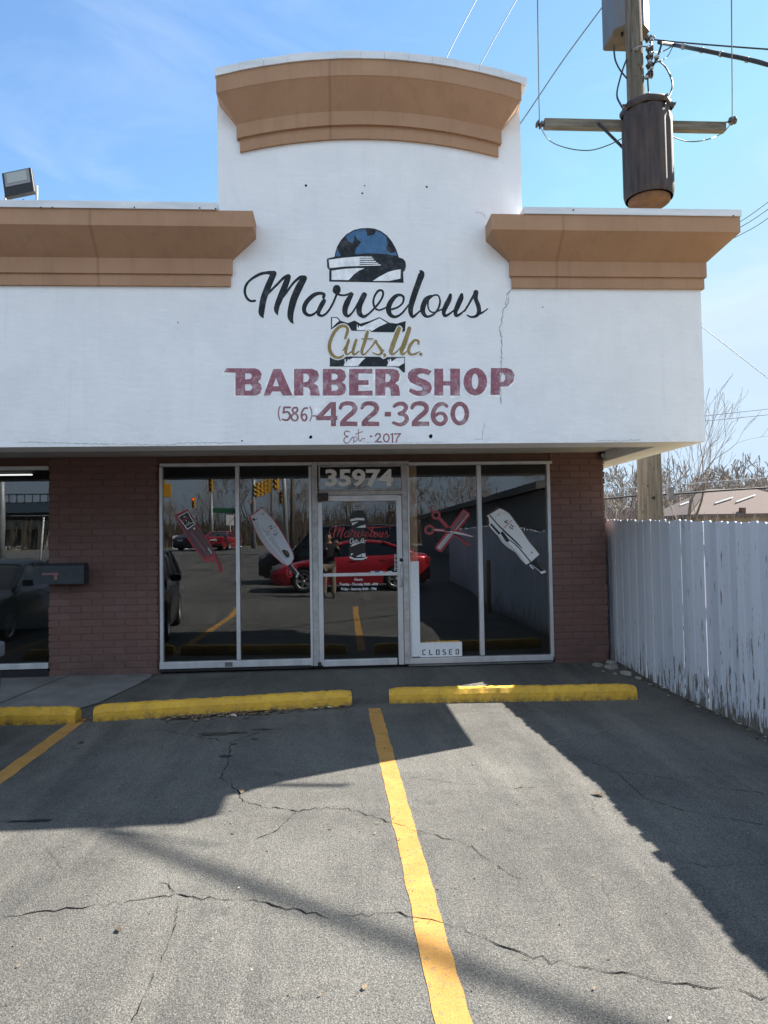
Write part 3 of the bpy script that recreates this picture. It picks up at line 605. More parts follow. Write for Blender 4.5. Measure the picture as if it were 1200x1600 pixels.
# bolt holes, wall cracks
for px, py, r in ((478,290,.016),(570,290,.01),(566,302,.013),(667,292,.014),(485.5,683,.024),(673,682,.03),(378,689,.012),(848,480,.009),(278,504,.009)):
    q = at(px, py, YF); b = MB(); r *= .8; b.poly([[(q.x + r * math.cos(i * .7) * rnd.uniform(.7, 1.2), q.z + r * math.sin(i * .7) * rnd.uniform(.7, 1.2)) for i in range(9)]], lambda x, z: (x, YF - .0003, z), .0012); sub(b, 'bolt_hole', M_CRACK, fascia)
M_HAIR = mat('hairline', (.2, .2, .21), .9)
def wcrack(pts, wd=.004):
    q = []; b = MB()
    for (a0, b0), (a1, b1) in zip(pts, pts[1:]):
        n_ = max(2, int(math.hypot(a1 - a0, b1 - b0) / 2.5))
        for i in range(n_): q.append((a0 + (a1 - a0) * i / n_ + rnd.gauss(0, .7), b0 + (b1 - b0) * i / n_ + rnd.gauss(0, .5)))
    q.append(pts[-1]); vs = []
    for i, p in enumerate(q):
        a = at(*p, YF - .0035); d = (Vector(q[min(i + 1, len(q) - 1)]) - Vector(q[max(i - 1, 0)])).normalized(); h_ = wd * .75 * rnd.uniform(.2, 1)
        vs += [(a.x + d.y * h_, a.y, a.z + d.x * h_), (a.x - d.y * h_, a.y, a.z - d.x * h_)]
    b.add(vs, [(2 * i, 2 * i + 1, 2 * i + 3, 2 * i + 2) for i in range(len(q) - 1)]); sub(b, 'wall_crack', M_HAIR, fascia)
wcrack([(800, 452), (793, 460), (795, 472), (786, 484), (784, 505), (780, 512), (784, 530), (784, 555), (783, 580), (782, 605), (783, 631)], .0065)
wcrack([(797, 453), (791, 461), (792, 468), (789, 476)], .004); wcrack([(757, 660), (754, 675), (755, 686), (742, 687)], .004); wcrack([(742, 331), (755, 333), (760, 342)], .003)
wcrack([(30, 690), (120, 693), (200, 694), (260, 695), (290, 692), (370, 692)], .003); wcrack([(560, 690), (640, 692), (700, 690)], .002); wcrack([(930, 688), (955, 689), (1000, 687)], .003)

# walls, piers ---------------------------------------------------------------
XP0, XP1 = X(76, 900, YW), X(246, 900, YW); XQ0, XQ1 = X(863, 900, YW), X(948, 900, YW)
ZC = ZB + .135
def brick_wall(b, x0, x1, y, z0, z1, depth=.1, side=0, ylen=0):
    """running bond of single bricks; side=1 also runs back along y from the corner x1"""
    hh, ln, j = .0912, .28, .0115; n_ = int((z1 - z0) / hh) + 1
    for r_ in range(n_):
        za_ = z0 + r_ * hh; zb_ = min(za_ + hh - j, z1 - .001)
        if zb_ - za_ < .02: continue
        x = x0 - (ln / 2 if r_ % 2 else 0)
        while x < x1 - .01:
            a, c = max(x, x0), min(x + ln - j, x1)
            if c - a > .03:
                d = rnd.gauss(0, .0012); cx_ = rnd.uniform(.004, .009)
                e0 = rnd.uniform(-.006, .006) if a == x0 else 0; e1 = rnd.uniform(-.008, .012) if c == x1 else 0
                b.cbox(a + e0, c + e1, y + d, y + depth, za_, zb_, .006)
            x += ln
        if side:
            yy = y + depth + j; k = r_ % 2
            while yy < y + ylen:
                ee = yy + (ln / 2 if k else ln) - j; k = 0
                b.cbox(x1 - depth, x1 + rnd.uniform(-.003, .003), yy, ee, za_, zb_, .005); yy = ee + j
b = MB(); brick_wall(b, XP0, XP1, YW, -.075, ZC)
p1 = part(b, 'brick_pier', M_BRICK); note(p1, 'wide maroon painted brick pier on the left')
b = MB(); b.box(XP0 + .02, XP1 - .02, YW + .007, YW + .35, -.15, ZC); sub(b, 'mortar', M_MORT, p1)
b = MB(); brick_wall(b, XQ0, XQ1, YW, -.12, ZC, side=1, ylen=.2)
p2 = part(b, 'brick_pier', M_BRICK); note(p2, 'maroon painted brick corner pier beside the white fence')
b = MB(); b.box(XQ0 + .02, XQ1 - .012, YW + .007, 10.01, -.2, ZC); sub(b, 'mortar', M_MORT, p2)
b = MB(); b.box(XQ1 - .2, XQ1 - .01, 10.015, 20, -.2, ZC); b.box(-14, XQ1, 20, 20.2, -.2, ZTOP - .4); b.box(-14.2, -14, YF + .4, 20.2, -.2, ZTOP - .3)
part(b, 'outer_wall', mott('grey_block', (.16, .16, .16), (.22, .22, .215), 3, .9))
# brown header over the windows
b = MB(); b.box(XP1 + .001, XQ0 - .001, YW + .012, YW + .2, Z(560, 723, YW), ZC - .002); b.box(-13.9, XP0 - .001, YW + .012, YW + .2, Z(40, 730, YW), ZC - .002)
b.box(XP1 + .001, X(250, 880, YW) , YW + .014, YW + .18, -.08, Z(560, 723, YW) - .001); b.box(X(864, 880, YW), XQ0 - .001, YW + .014, YW + .18, -.08, Z(560, 723, YW) - .001)
part(b, 'window_header', M_BROWN)
# inside of the shop
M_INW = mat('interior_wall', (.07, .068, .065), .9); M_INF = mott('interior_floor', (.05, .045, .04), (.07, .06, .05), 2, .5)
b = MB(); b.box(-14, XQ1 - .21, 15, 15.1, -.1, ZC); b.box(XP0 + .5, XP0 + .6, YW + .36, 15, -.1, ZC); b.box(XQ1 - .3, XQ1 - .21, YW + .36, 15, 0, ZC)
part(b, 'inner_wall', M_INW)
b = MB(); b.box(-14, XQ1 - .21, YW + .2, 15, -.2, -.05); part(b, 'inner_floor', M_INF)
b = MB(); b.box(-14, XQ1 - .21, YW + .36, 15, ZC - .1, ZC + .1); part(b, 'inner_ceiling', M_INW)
b = MB(); q = at(18, 733, 10.6); b.cbox(q.x - .5, q.x + .28, 10.6, 10.64, ZC - .145, ZC - .125, .01)
part(b, 'ceiling_lamp', mat('lamp_tube', (.9, .95, .9), .5, emit=.35))

# storefront frames ----------------------------------------------------------
def bar(b, px0, py0, px1, py1, y0=9.65, y1=9.74, c=.004):
    xa, xb = X(px0, (py0 + py1) / 2, YW), X(px1, (py0 + py1) / 2, YW); zb_, zt = Z((px0 + px1) / 2, py1, YW), Z((px0 + px1) / 2, py0, YW)
    b.cbox(xa, xb, y0, y1, zb_, zt, c)
def pane(px0, py0, px1, py1, par, label=None, y=YG):
    xa, xb = X(px0, (py0 + py1) / 2, YW), X(px1, (py0 + py1) / 2, YW); zb_, zt = Z((px0 + px1) / 2, py1, YW), Z((px0 + px1) / 2, py0, YW)
    b = MB(); b.quad((xa, y, zb_), (xb, y, zb_), (xb, y, zt), (xa, y, zt)); return sub(b, 'pane', M_GLASS, par)
ZT = 723
b = MB(); bar(b, 250, 730, 254.5, 1042); bar(b, 369, 729, 375, 1031, 9.648); bar(b, 484, 729, 488, 1040)
bar(b, 250, 723.5, 488, 728, 9.645); bar(b, 250, 1032, 488, 1042, 9.642)
win1 = part(b, 'storefront_window', M_ALU); note(win1, 'two-pane shop window left of the door')
b = MB(); bar(b, 250, 1042.6, 488, 1047, 9.66); sub(b, 'sill', M_DARKMET, win1)
b = MB(); bar(b, 352, 1034, 364, 1041, 9.636, 9.65, .006); sub(b, 'dirt_lump', M_CONC, win1)
pane(254, 727, 370, 1033, win1); pane(374, 727, 485, 1033, win1)
b = MB(); bar(b, 638.5, 728, 641, 1034); bar(b, 747.5, 727, 754, 1024, 9.648); bar(b, 857, 725, 862, 1026); bar(b, 638.5, 721.5, 862, 726, 9.645); bar(b, 638.5, 1025.5, 864, 1034, 9.642)
win2 = part(b, 'storefront_window', M_ALU); note(win2, 'two-pane shop window right of the door')
b = MB(); bar(b, 638.5, 1034.6, 864, 1038, 9.66); sub(b, 'sill', M_CONC, win2)
pane(640, 725, 749, 1027, win2); pane(753, 724, 858, 1027, win2)
b = MB(); bar(b, -60, 729, 76, 735); bar(b, -60, 1037.5, 76, 1046, 9.642)
win3 = part(b, 'storefront_window', M_ALU); note(win3, 'neighbouring shop window at the left edge')
b = MB(); xa = X(76, 1048, YW); b.box(-9, xa, 9.66, 9.78, -.16, Z(40, 1047, YW)); sub(b, 'sill', M_DARKMET, win3)
b = MB(); xa, xb = X(-900, 900, YW), X(76, 900, YW); b.quad((-9, YG, .02), (xb, YG, .02), (xb, YG, 2.66), (-9, YG, 2.66)); sub(b, 'pane', M_GLASS, win3)
# door and its frame
b = MB(); bar(b, 488.4, 727, 497.5, 1040, 9.638); bar(b, 629.5, 726, 638, 1037, 9.638); bar(b, 488.4, 721.5, 638, 726.5, 9.64); bar(b, 497.6, 767, 629.4, 773.5, 9.64)
for a in ((497.6, 727, 500, 766.6), (626.8, 727, 629.4, 766.6), (500.1, 764.4, 626.7, 766.6), (500.1, 727, 626.7, 729)): bar(b, *a, 9.655)
dfr = part(b, 'door_frame', M_ALU_D)
b = MB(); bar(b, 499.8, 728.5, 627, 765); 
tp = pane(499.8, 728.5, 627, 765, dfr)
b = MB(); bar(b, 497.9, 774, 504.8, 1039, 9.644); bar(b, 621, 774, 629.2, 1038, 9.644); bar(b, 504.9, 774, 620.9, 783, 9.646); bar(b, 504.9, 1030, 620.9, 1039.5, 9.646)
door = part(b, 'door', M_ALU); note(door, 'glazed aluminium shop door')
pane(504.5, 782, 621.5, 1031, door)
b = MB(); bar(b, 505, 895, 621, 900, 9.652); sub(b, 'push_bar', M_ALU, door)
b = MB(); q = at(627, 880, 9.63); z0_, z1_ = Z(627, 915, 9.63), Z(627, 883, 9.63)
b.tube([(q.x, 9.642, z1_), (q.x, 9.58, z1_), (q.x, 9.58, z0_), (q.x, 9.642, z0_)], .014, 10); b.cbox(q.x - .035, q.x - .008, 9.632, 9.6435, z0_ - .03, z1_ + .03, .003); sub(b, 'handle', M_ALU, door)
b = MB(); q = at(627, 875, 9.64); b.lathe([(0, .014), (.022, .012), (.024, 0)], 14, Matrix.Translation(q) @ Matrix.Rotation(R(90), 4, 'X')); sub(b, 'lock', M_DARKMET, door)
b = MB(); bar(b, 496.5, 771, 513, 783, 9.58, 9.639, .01); bar(b, 497.5, 772, 503, 785, 9.56, 9.578, .006); sub(b, 'door_closer', mat('closer_bronze', (.05, .042, .035), .5, .4), door)
b = MB(); bar(b, 497, 1034, 502, 1041, 9.62, 9.642); sub(b, 'hinge', M_DARKMET, door)
YD = YG - .0008
# text helper: built-in font turned to mesh
def text_mesh(s_, m, name, par, px0, py0, px1, py1, bold=0.0, Y=YD, th=.0006, vert=False):
    cu = bpy.data.curves.new('t', 'FONT'); cu.body = s_; cu.size = 1; cu.offset = bold; cu.resolution_u = 3
    to = bpy.data.objects.new('t', cu); COL.objects.link(to); bpy.context.view_layer.update()
    me = bpy.data.meshes.new_from_object(to.evaluated_get(bpy.context.evaluated_depsgraph_get())); bpy.data.objects.remove(to); bpy.data.curves.remove(cu)
    vs = [v.co.copy() for v in me.vertices]; xs = [v.x for v in vs]; yz = [v.y for v in vs]
    x0, x1, y0, y1 = min(xs), max(xs), min(yz), max(yz); b = MB(); P = []
    for v in vs:
        u = (v.x - x0) / (x1 - x0); q = (v.y - y0) / (y1 - y0)
        px, py = px0 + (px1 - px0) * u, py1 + (py0 - py1) * q
        a = at(px, py, Y); a.y -= th; P.append(a)
    b.add(P, [tuple(p.vertices) for p in me.polygons]); bpy.data.meshes.remove(me)
    return sub(b, name, m, par)
note(text_mesh('35974', mat('grey_number_vinyl', (.84, .85, .84), .5), 'street_number', dfr, 508, 733, 614.5, 760.5, .035, th=.0012), 'pale numerals 35974')
text_mesh('Hours:', V_WHITE, 'hours_lettering', door, 554, 903, 567, 907.5, .02)
text_mesh('Tuesday - Thursday 9AM - 6PM', V_WHITE, 'hours_lettering', door, 530.5, 910.5, 590, 916, .02)
text_mesh('Friday - Saturday 8AM - 7PM', V_WHITE, 'hours_lettering', door, 533, 918, 588, 923.5, .02)
# red script and pole decal on the door
def amap(px0, py0, px1, py1, Y=YD):
    return lambda u, v: tuple(at(px0 + (u - 35) / 2290 * (px1 - px0), py0 + (v - 76) / 500 * (py1 - py0), Y))
b = MB(); fd = amap(514.5, 822, 609, 842)
for i, s_ in enumerate(MARV): b.stroke(s_, fd, .0018 + .00004 * i, .8, grow=4)
b.stroke([(1500, 130, 30), (1900, 120, 34), (2560, 80, 6)], fd, .0017); b.stroke([(1420, 90, 20), (1750, 330, 50), (2060, 560, 10)], fd, .0017)
note(sub(b, 'script_decal', V_RED, door), 'red script word Marvelous')
b = MB(); FD2 = lambda u, v: tuple(at(546.5 + (u - 90) / 960 * 25, 841 + (v - 165) / 330 * 8.2, YD))
for i, s_ in enumerate(CUTS[:-1]): b.stroke(s_, FD2, .0021 + .00004 * i, .9, grow=5)
note(sub(b, 'script_decal', V_WHITE, door), 'small white script words Cuts llc')
fe = crop(505, 805, 9.23, YD); b = MB(); b.cur = 0
b.poly([[(385,60),(400,-10),(440,-55),(510,-75),(570,-62),(612,-15),(625,60),(640,80),(625,200),(400,195),(385,100)]], fe, .0005); b.poly([[(365,195),(600,200),(615,640),(560,660),(450,660),(375,620)]], fe, .0004)
b.cur = 1
for lp in ([(390,60),(480,38),(590,42),(600,75),(490,72),(392,90)], [(410,110),(510,92),(420,150)], [(480,180),(520,160),(610,135),(610,178)], [(395,445),(430,410),(540,400),(410,452)], [(372,590),(385,620),(450,645),(560,645),(632,620),(635,600),(560,620),(450,620)], [(470,600),(545,560),(545,600)], [(555,552),(610,552),(610,600),(555,600)], [(400,550),(440,550),(400,590)]): b.poly([lp], fe, .0012)
note(sub(b, 'pole_decal', [V_BLACK, V_WHITE], door), 'black and white barber pole decal')
b = MB()
for i, k in enumerate((0, 1, 0, 2, 0)):
    b.cur = k; u = 685 + i * 63; b.poly([[(u, 808), (u + 55, 808), (u + 55, 842), (u, 842)]], fe, .0006)
b.cur = 3; b.poly([[(672, 800), (1050, 800), (1050, 848), (672, 848)]], fe, .0003); b.cur = 1
for u in (700, 830, 955): b.poly([[(u, 820), (u + 26, 820), (u + 26, 832), (u, 832)]], fe, .0009)
sub(b, 'card_stickers', [V_WHITE, V_BLUE, V_ORANGE, V_BLACK], door)
b = MB(); b.cur = 0; b.poly([[(1028, 562), (1076, 562), (1076, 800), (1028, 800)]], fe, .0005); b.cur = 1; b.poly([[(1033, 568), (1071, 568), (1071, 795), (1033, 795)]], fe, .0008); pl = sub(b, 'pull_sticker', [V_WHITE, V_BLACK], door)
for i, ch in enumerate('PULL'):
    x0_, y0_ = 505 + 1042 / 9.23, 805 + (578 + i * 54) / 9.23; text_mesh(ch, V_WHITE, 'pull_lettering', door, x0_, y0_, x0_ + 2.6, y0_ + 4.2, .05, th=.0014)
b = MB(); b.poly([[(552, 787), (567, 787), (567, 796), (552, 796)]], lambda u, v: tuple(at(u, v, YD)), .0006); sub(b, 'notice', V_GREY, door)
b = MB()
for k in range(3): b.poly([[(554, 788.6 + k * 2.4), (565, 788.6 + k * 2.4), (565, 789.7 + k * 2.4), (554, 789.7 + k * 2.4)]], lambda u, v: tuple(at(u, v, YD)), .001)
sub(b, 'notice_print', V_BLACK, door)
# vinyl pictures on the panes ------------------------------------------------
def P(b, c, lp, f, th): b.cur = c; b.poly([lp], f, th)
def K(b, c, pts, f, th, sub_=5): b.cur = c; b.stroke(pts, f, th, sub=sub_)
VM = [V_RED, V_PLUM, V_BLACK, V_WHITE, V_MAUVE, V_SILVER, V_GREY, V_BROWN]
f = crop(262, 785, 12, YD); b = MB()
P(b, 0, [(130,235),(375,115),(392,160),(440,215),(580,465),(640,560),(780,720),(830,830),(885,945),(920,970),(970,1060),(1028,1205),(1035,1260),(985,1330),(962,1322),(930,1180),(885,1070),(850,1135),(690,1112),(640,1040),(570,950),(480,850),(300,550),(200,390),(150,300)], f, .0004)
P(b, 1, [(165,255),(372,155),(430,228),(568,478),(768,742),(868,930),(820,1000),(730,1040),(665,1020),(592,930),(500,830),(320,540),(232,400),(182,310)], f, .0008)
P(b, 3, [(188,272),(378,165),(517,408),(366,512)], f, .0011); P(b, 2, [(203,278),(372,182),(500,402),(370,492)], f, .0014)
K(b, 3, [(330,440,9),(490,368,9)], f, .0017); K(b, 0, [(265,335,16),(310,330,22),(355,300,18),(410,262,12)], f, .0017)
for u, v, r in ((310,275,12),(335,262,9),(290,385,11),(350,345,11),(395,378,14),(362,395,8),(440,300,11)): P(b, 3, ell(u, v, r, r * .8, 7), f, .0018)
K(b, 4, [(440,565,34),(560,725,34),(690,900,34)], f, .0012); P(b, 3, ell(500, 490, 16, 22, 10), f, .0015)
for u, v in ((705,945),(738,925),(775,905)): K(b, 4, [(u, v, 14), (u + 42, v + 80, 14)], f, .0012)
K(b, 6, [(762,862,28),(820,945,26)], f, .0015); K(b, 4, [(560,560,10),(770,850,10)], f, .0012)
P(b, 4, [(700,1085),(800,1070),(860,1035),(850,1100),(760,1105)], f, .0012); K(b, 1, [(890,975,44),(950,1085,38),(990,1200,32),(990,1285,26)], f, .0012)
note(sub(b, 'trimmer_decal', VM, win1), 'dark plum trimmer with red outline')
f = crop(380, 780, 12, YD); b = MB()
P(b, 0, [(105,330),(365,135),(390,195),(455,250),(552,355),(655,495),(755,655),(865,850),(945,1020),(958,1115),(905,1215),(835,1258),(735,1215),(592,1092),(442,940),(330,790),(248,645),(188,505),(150,400)], f, .0004)
P(b, 5, [(140,330),(362,165),(378,200),(440,257),(540,362),(640,502),(740,662),(850,852),(930,1020),(945,1110),(900,1200),(838,1244),(740,1200),(600,1080),(450,930),(340,780),(260,640),(200,500),(168,400)], f, .0008)
P(b, 6, [(205,420),(285,440),(335,565),(500,822),(700,1052),(838,1232),(742,1196),(602,1076),(452,926),(342,776),(262,636),(212,500)], f, .0012)
P(b, 6, [(305,490),(420,560),(530,650),(600,770),(720,965),(835,1175),(705,1040),(510,800),(375,610)], f, .0013)
K(b, 3, [(300,490,8),(480,790,8),(690,1040,8),(830,1210,6)], f, .0016)
for u, v, u2, v2 in ((375,655,410,628),(432,735,530,668),(490,815,520,790)): K(b, 3, [(u, v, 8), (u2, v2, 8)], f, .0017)
P(b, 2, [(165,345),(225,370),(218,410),(180,400)], f, .0015)
for u, v in ((370, 262), (240, 362)): K(b, 2, [(u - 18, v + 5, 9), (u - 12, v + 24, 9), (u + 12, v + 20, 9), (u + 18, v - 8, 8)], f, .0016)
K(b, 0, [(450,615,9),(540,555,9),(632,490,8)], f, .0016)
for u, v, r in ((455,540,10),(487,517,16),(528,505,20),(518,545,17),(580,600,12),(610,590,10),(585,655,16),(628,640,18),(605,685,16),(635,672,8),(560,668,9)): P(b, 2, ell(u, v, r, r * .75, 7), f, .0016)
P(b, 2, [(722,962),(758,942),(830,968),(872,1030),(862,1090),(812,1098),(770,1042)], f, .0016); P(b, 7, [(775,970),(825,982),(862,1035),(840,1060),(800,1020)], f, .0019)
K(b, 0, [(850,1270,14),(822,1360,15),(840,1440,14),(900,1455,14),(925,1420,12)], f, .0009); P(b, 0, [(880,1310),(850,1370),(870,1410),(920,1415)], f, .001); P(b, 4, [(885,1330),(870,1375),(905,1395)], f, .0014)
K(b, 0, [(930,1235,12),(985,1250,12),(1005,1300,12),(1000,1350,12)], f, .0009)
K(b, 2, [(870,1255,64),(935,1340,52),(995,1415,40)], f, .0014); K(b, 5, [(915,1240,14),(985,1330,16),(1040,1400,22)], f, .0018); K(b, 5, [(1030,1385,30),(1000,1455,26)], f, .0019)
note(sub(b, 'trimmer_decal', VM, win1), 'silver trimmer with black switch')
f = crop(655, 780, 13.333, YD); b = MB()
P(b, 0, [(920,203),(1050,288),(1058,340),(472,1092),(430,1108),(333,1032),(343,980)], f, .0004)
P(b, 4, [(930,238),(1000,282),(690,690),(640,640)], f, .0008); P(b, 6, [(590,730),(690,700),(430,1055),(368,1010)], f, .0008); P(b, 2, [(1010,300),(1030,318),(425,1080),(400,1065)], f, .0009)
K(b, 3, [(1010,325,12),(700,715,12),(425,1055,12)], f, .0013)
RG = [((350,330),96),((210,637),108)]
for (u, v), r in RG: b.cur = 0; b.poly([ell(u, v, r, r), ell(u, v, r * .5, r * .5)], f, .0012); b.cur = 4; b.poly([ell(u, v, r * .78, r * .78), ell(u, v, r * .62, r * .62)], f, .0016)
K(b, 0, [(330,260,40),(275,255,44),(250,205,44),(268,155,34)], f, .0012); K(b, 4, [(300,258,12),(265,225,12),(262,165,10)], f, .0016)
K(b, 0, [(420,400,70),(560,550,70),(700,690,70),(860,810,60),(1035,955,44)], f, .0012); K(b, 2, [(720,715,34),(860,800,30),(1000,915,16)], f, .0016); K(b, 4, [(430,410,18),(540,520,22)], f, .0017)
K(b, 0, [(320,640,62),(560,655,66),(760,680,70),(1120,780,34)], f, .0014); K(b, 5, [(320,635,26),(560,660,20),(720,690,44),(900,725,40),(1105,778,16)], f, .0018)
P(b, 2, [(510,655),(600,575),(650,600),(700,680),(600,670)], f, .002); P(b, 3, ell(672, 672, 18, 18, 9), f, .0024); P(b, 2, ell(695, 676, 13, 18, 9), f, .0025)
note(sub(b, 'scissors_decal', VM, win2), 'crossed scissors and comb outlined in red')
f = crop(750, 780, 10.909, YD); b = MB()
P(b, 7, [(100,272),(312,120),(328,148),(410,172),(515,240),(580,330),(720,520),(850,715),(960,845),(1022,942),(885,1072),(785,1128),(690,1040),(592,912),(462,832),(370,750),(290,632),(180,510),(122,425),(115,320)], f, .0004)
P(b, 3, [(112,270),(320,155),(400,182),(500,248),(560,332),(700,522),(830,722),(940,852),(1010,940),(880,1060),(790,1115),(700,1030),(600,900),(470,820),(380,740),(300,620),(190,500),(138,420),(128,320)], f, .0008)
P(b, 5, [(200,480),(320,610),(480,740),(640,900),(800,1100),(700,1028),(600,898),(470,818),(380,738),(300,618)], f, .0011)
K(b, 2, [(118,272,16),(220,215,16),(318,158,14)], f, .0014); K(b, 2, [(132,300,20),(148,418,24)], f, .0014)
K(b, 2, [(165,270,20),(300,430,20),(450,580,28),(600,720,28),(718,838,12)], f, .0014); K(b, 2, [(480,680,14),(640,805,20),(860,1065,20)], f, .0014)
K(b, 2, [(190,432,34),(325,580,40)], f, .0015); K(b, 2, [(378,580,56),(465,700,62)], f, .0016)
K(b, 6, [(270,370,6),(270,290,6),(330,240,6),(430,235,6),(520,275,6)], f, .0013); K(b, 6, [(790,950,6),(850,950,6),(900,910,6)], f, .0013)
for u, v, r in ((318,266,12),(882,905,16),(430,383,20),(462,365,16),(455,402,16),(530,440,16),(560,465,18),(525,490,18),(555,508,14),(500,468,12)): P(b, 2, ell(u, v, r, r * .75, 7), f, .0016)
K(b, 0, [(400,500,9),(470,430,13),(548,350,8)], f, .0017)
P(b, 2, [(820,1110),(960,1008),(1020,1120),(1110,1230),(1080,1290),(960,1190)], f, .0007); K(b, 5, [(860,1110,10),(960,1180,12),(1060,1270,14)], f, .0012); K(b, 3, [(1050,1250,40),(1105,1235,36)], f, .0013); K(b, 5, [(850,1130,26),(905,1180,26)], f, .0013); K(b, 7, [(970,1020,14),(1000,1110,14),(1090,1215,14)], f, .0013)
note(sub(b, 'clipper_decal', VM, win2), 'white hair clipper with black seams')
# white board, post and CLOSED sign inside the right window
M_BOARD = mott('white_board', (.78, .8, .82), (.7, .73, .76), 30, .8)
b = MB(); xa, xb = X(641.5, 950, 9.68), X(655.5, 950, 9.68); b.cbox(xa, xb, 9.67, 9.686, Z(648, 1026, 9.68), Z(648, 877, 9.68), .003)
tag(b.build('white_board', M_BOARD), 'narrow upright white board standing against the right window beside the door', 'board')
b = MB(); b.cbox(xa, xb, 9.77, 9.89, -.04, ZC - .1, .004); part(b, 'inner_post', mott('tan_post', (.3, .19, .11), (.36, .23, .14), 6, .7, stretch=(4, 4, .4)))
b = MB(); xa, xb = X(656.5, 1015, 9.68), X(722, 1015, 9.68); zt = Z(690, 1003.5, 9.68); zb_ = Z(690, 1026, 9.68)
b.cbox(xa, xb, 9.68, 9.685, zb_, zt, .0015)
cs = tag(b.build('closed_sign', M_BOARD), 'white card reading CLOSED in black stencil letters at the bottom of the right window', 'sign')
fs_ = crop(630, 860, 8, 9.6793); b = MB()
def seg(*r):
    for u0, v0, u1, v1 in r: b.poly([[(u0, v0), (u1, v0), (u1, v1), (u0, v1)]], fs_, .0004)
seg((240, 1240, 252, 1308), (255, 1238, 280, 1250), (255, 1298, 280, 1310), (325, 1240, 337, 1310), (340, 1298, 366, 1310), (410, 1240, 423, 1308), (442, 1240, 455, 1308), (425, 1238, 441, 1248), (425, 1298, 441, 1308),
    (495, 1238, 530, 1248), (493, 1240, 505, 1270), (505, 1264, 530, 1276), (522, 1276, 534, 1304), (495, 1294, 524, 1305), (572, 1236, 584, 1304), (588, 1234, 610, 1245), (588, 1263, 606, 1274), (588, 1293, 610, 1304), (655, 1233, 667, 1302), (670, 1231, 690, 1242), (670, 1291, 690, 1302), (684, 1238, 697, 1296))
sub(b, 'stencil_lettering', V_BLACK, cs)
# mailbox --------------------------------------------------------------------
q = at(95, 897, 9.5); mb = thing('mailbox', 'dark grey metal mailbox with pale red flag fixed to the brick pier', 'mailbox', (q.x, 9.5, at(95, 912, 9.5).z))
mw = .305; mh = at(95, 880, 9.5).z - at(95, 912, 9.5).z; M_MB = mott('mailbox_metal', (.035, .042, .05), (.05, .058, .066), 12, .55, .1, 50, metal=.2)
def arc_prof(hw, hh, n=12): return [(-hw, 0), (hw, 0)] + [(hw * math.cos(a), hh - hw * .62 + hw * .62 * math.sin(a)) for a in [math.pi * i / n for i in range(n + 1)]]
b = MB(); pr = arc_prof(.085, mh); k = len(pr)
b.add([(x, y, z) for x in (-mw, mw) for y, z in pr], [(i, (i + 1) % k, k + (i + 1) % k, k + i) for i in range(k)] + [tuple(range(k)), tuple(range(k, 2 * k))]); 
for v in (): pass
b.build('body', M_MB, mb)
b = MB(); pr = arc_prof(.09, mh + .006); b.add([(x, y, z - .003) for x in (mw - .02, mw + .012) for y, z in pr], [(i, (i + 1) % k, k + (i + 1) % k, k + i) for i in range(k)] + [tuple(range(k)), tuple(range(k, 2 * k))]); b.build('lid', M_MB, mb)
b = MB(); b.cbox(-.2, .01, -.094, -.089, mh * .44, mh * .55, .002); b.cbox(-.05, -.005, -.096, -.0885, mh * .2, mh * .55, .002); b.build('flag', mat('faded_red', (.22, .11, .11), .6), mb)
b = MB(); b.box(-.22, .22, .084, .165, .03, .07); b.build('bracket', M_DARKMET, mb)
# floodlight on the left roof edge -------------------------------------------
q = at(34, 308, YF - .1); fl = thing('floodlight', 'black floodlight with a square lens standing on the left roof edge', 'floodlight', (q.x, q.y, ZTOP + hc + .003))
mt = Matrix.Translation((-.02, -.03, .275)) @ Matrix.Rotation(R(-13), 4, 'Y') @ Matrix.Rotation(R(-14), 4, 'X')
b = MB(); b.cbox(-.15, .15, -.02, .035, -.17, .13, .012, mt)
for i in range(6): b.cbox(-.12 + i * .045, -.11 + i * .045, .035, .06, -.12, .1, .002, mt)
b.build('housing', mat('black_housing', (.008, .008, .009), .55), fl)
b = MB(); b.box(-.125, .125, -.024, -.019, -.055, .115, mt); b.build('lens', mat('lamp_lens', (.2, .21, .22), .3), fl)
b = MB(); b.box(-.1, .1, -.0275, -.0245, -.02, .1, mt); b.build('led_panel', mat('led_panel', (.33, .34, .32), .4), fl)
b = MB(); b.tube([(-.155, 0, .25), (-.165, 0, .08), (-.14, 0, .01), (.1, 0, .01), (.15, 0, .08), (.15, 0, .25)], .011, 6); b.build('bracket', M_ALU_D, fl)
b = MB(); b.tube([(0, .03, .12), (.05, .03, .05), (.1, .02, .03), (.16, .05, .02)], .008, 6); b.build('cable', M_DARKMET, fl)
# small security lamp under the soffit corner
q = at(942, 711, 9.6); sl = thing('security_lamp', 'small round dark lamp tucked under the soffit at the brick corner', 'lamp', (q.x, 9.61, ZC))
b = MB(); b.lathe([(0, -.09), (.03, -.085), (.05, -.06), (.05, -.03), (.03, 0)], 14); b.build('housing', M_DARKMET, sl)
b = MB(); b.lathe([(0, .012), (.03, .008), (.036, 0)], 12, Matrix.Translation((0, -.042, -.05)) @ Matrix.Rotation(R(90), 4, 'X')); b.build('lens', V_GREY, sl)
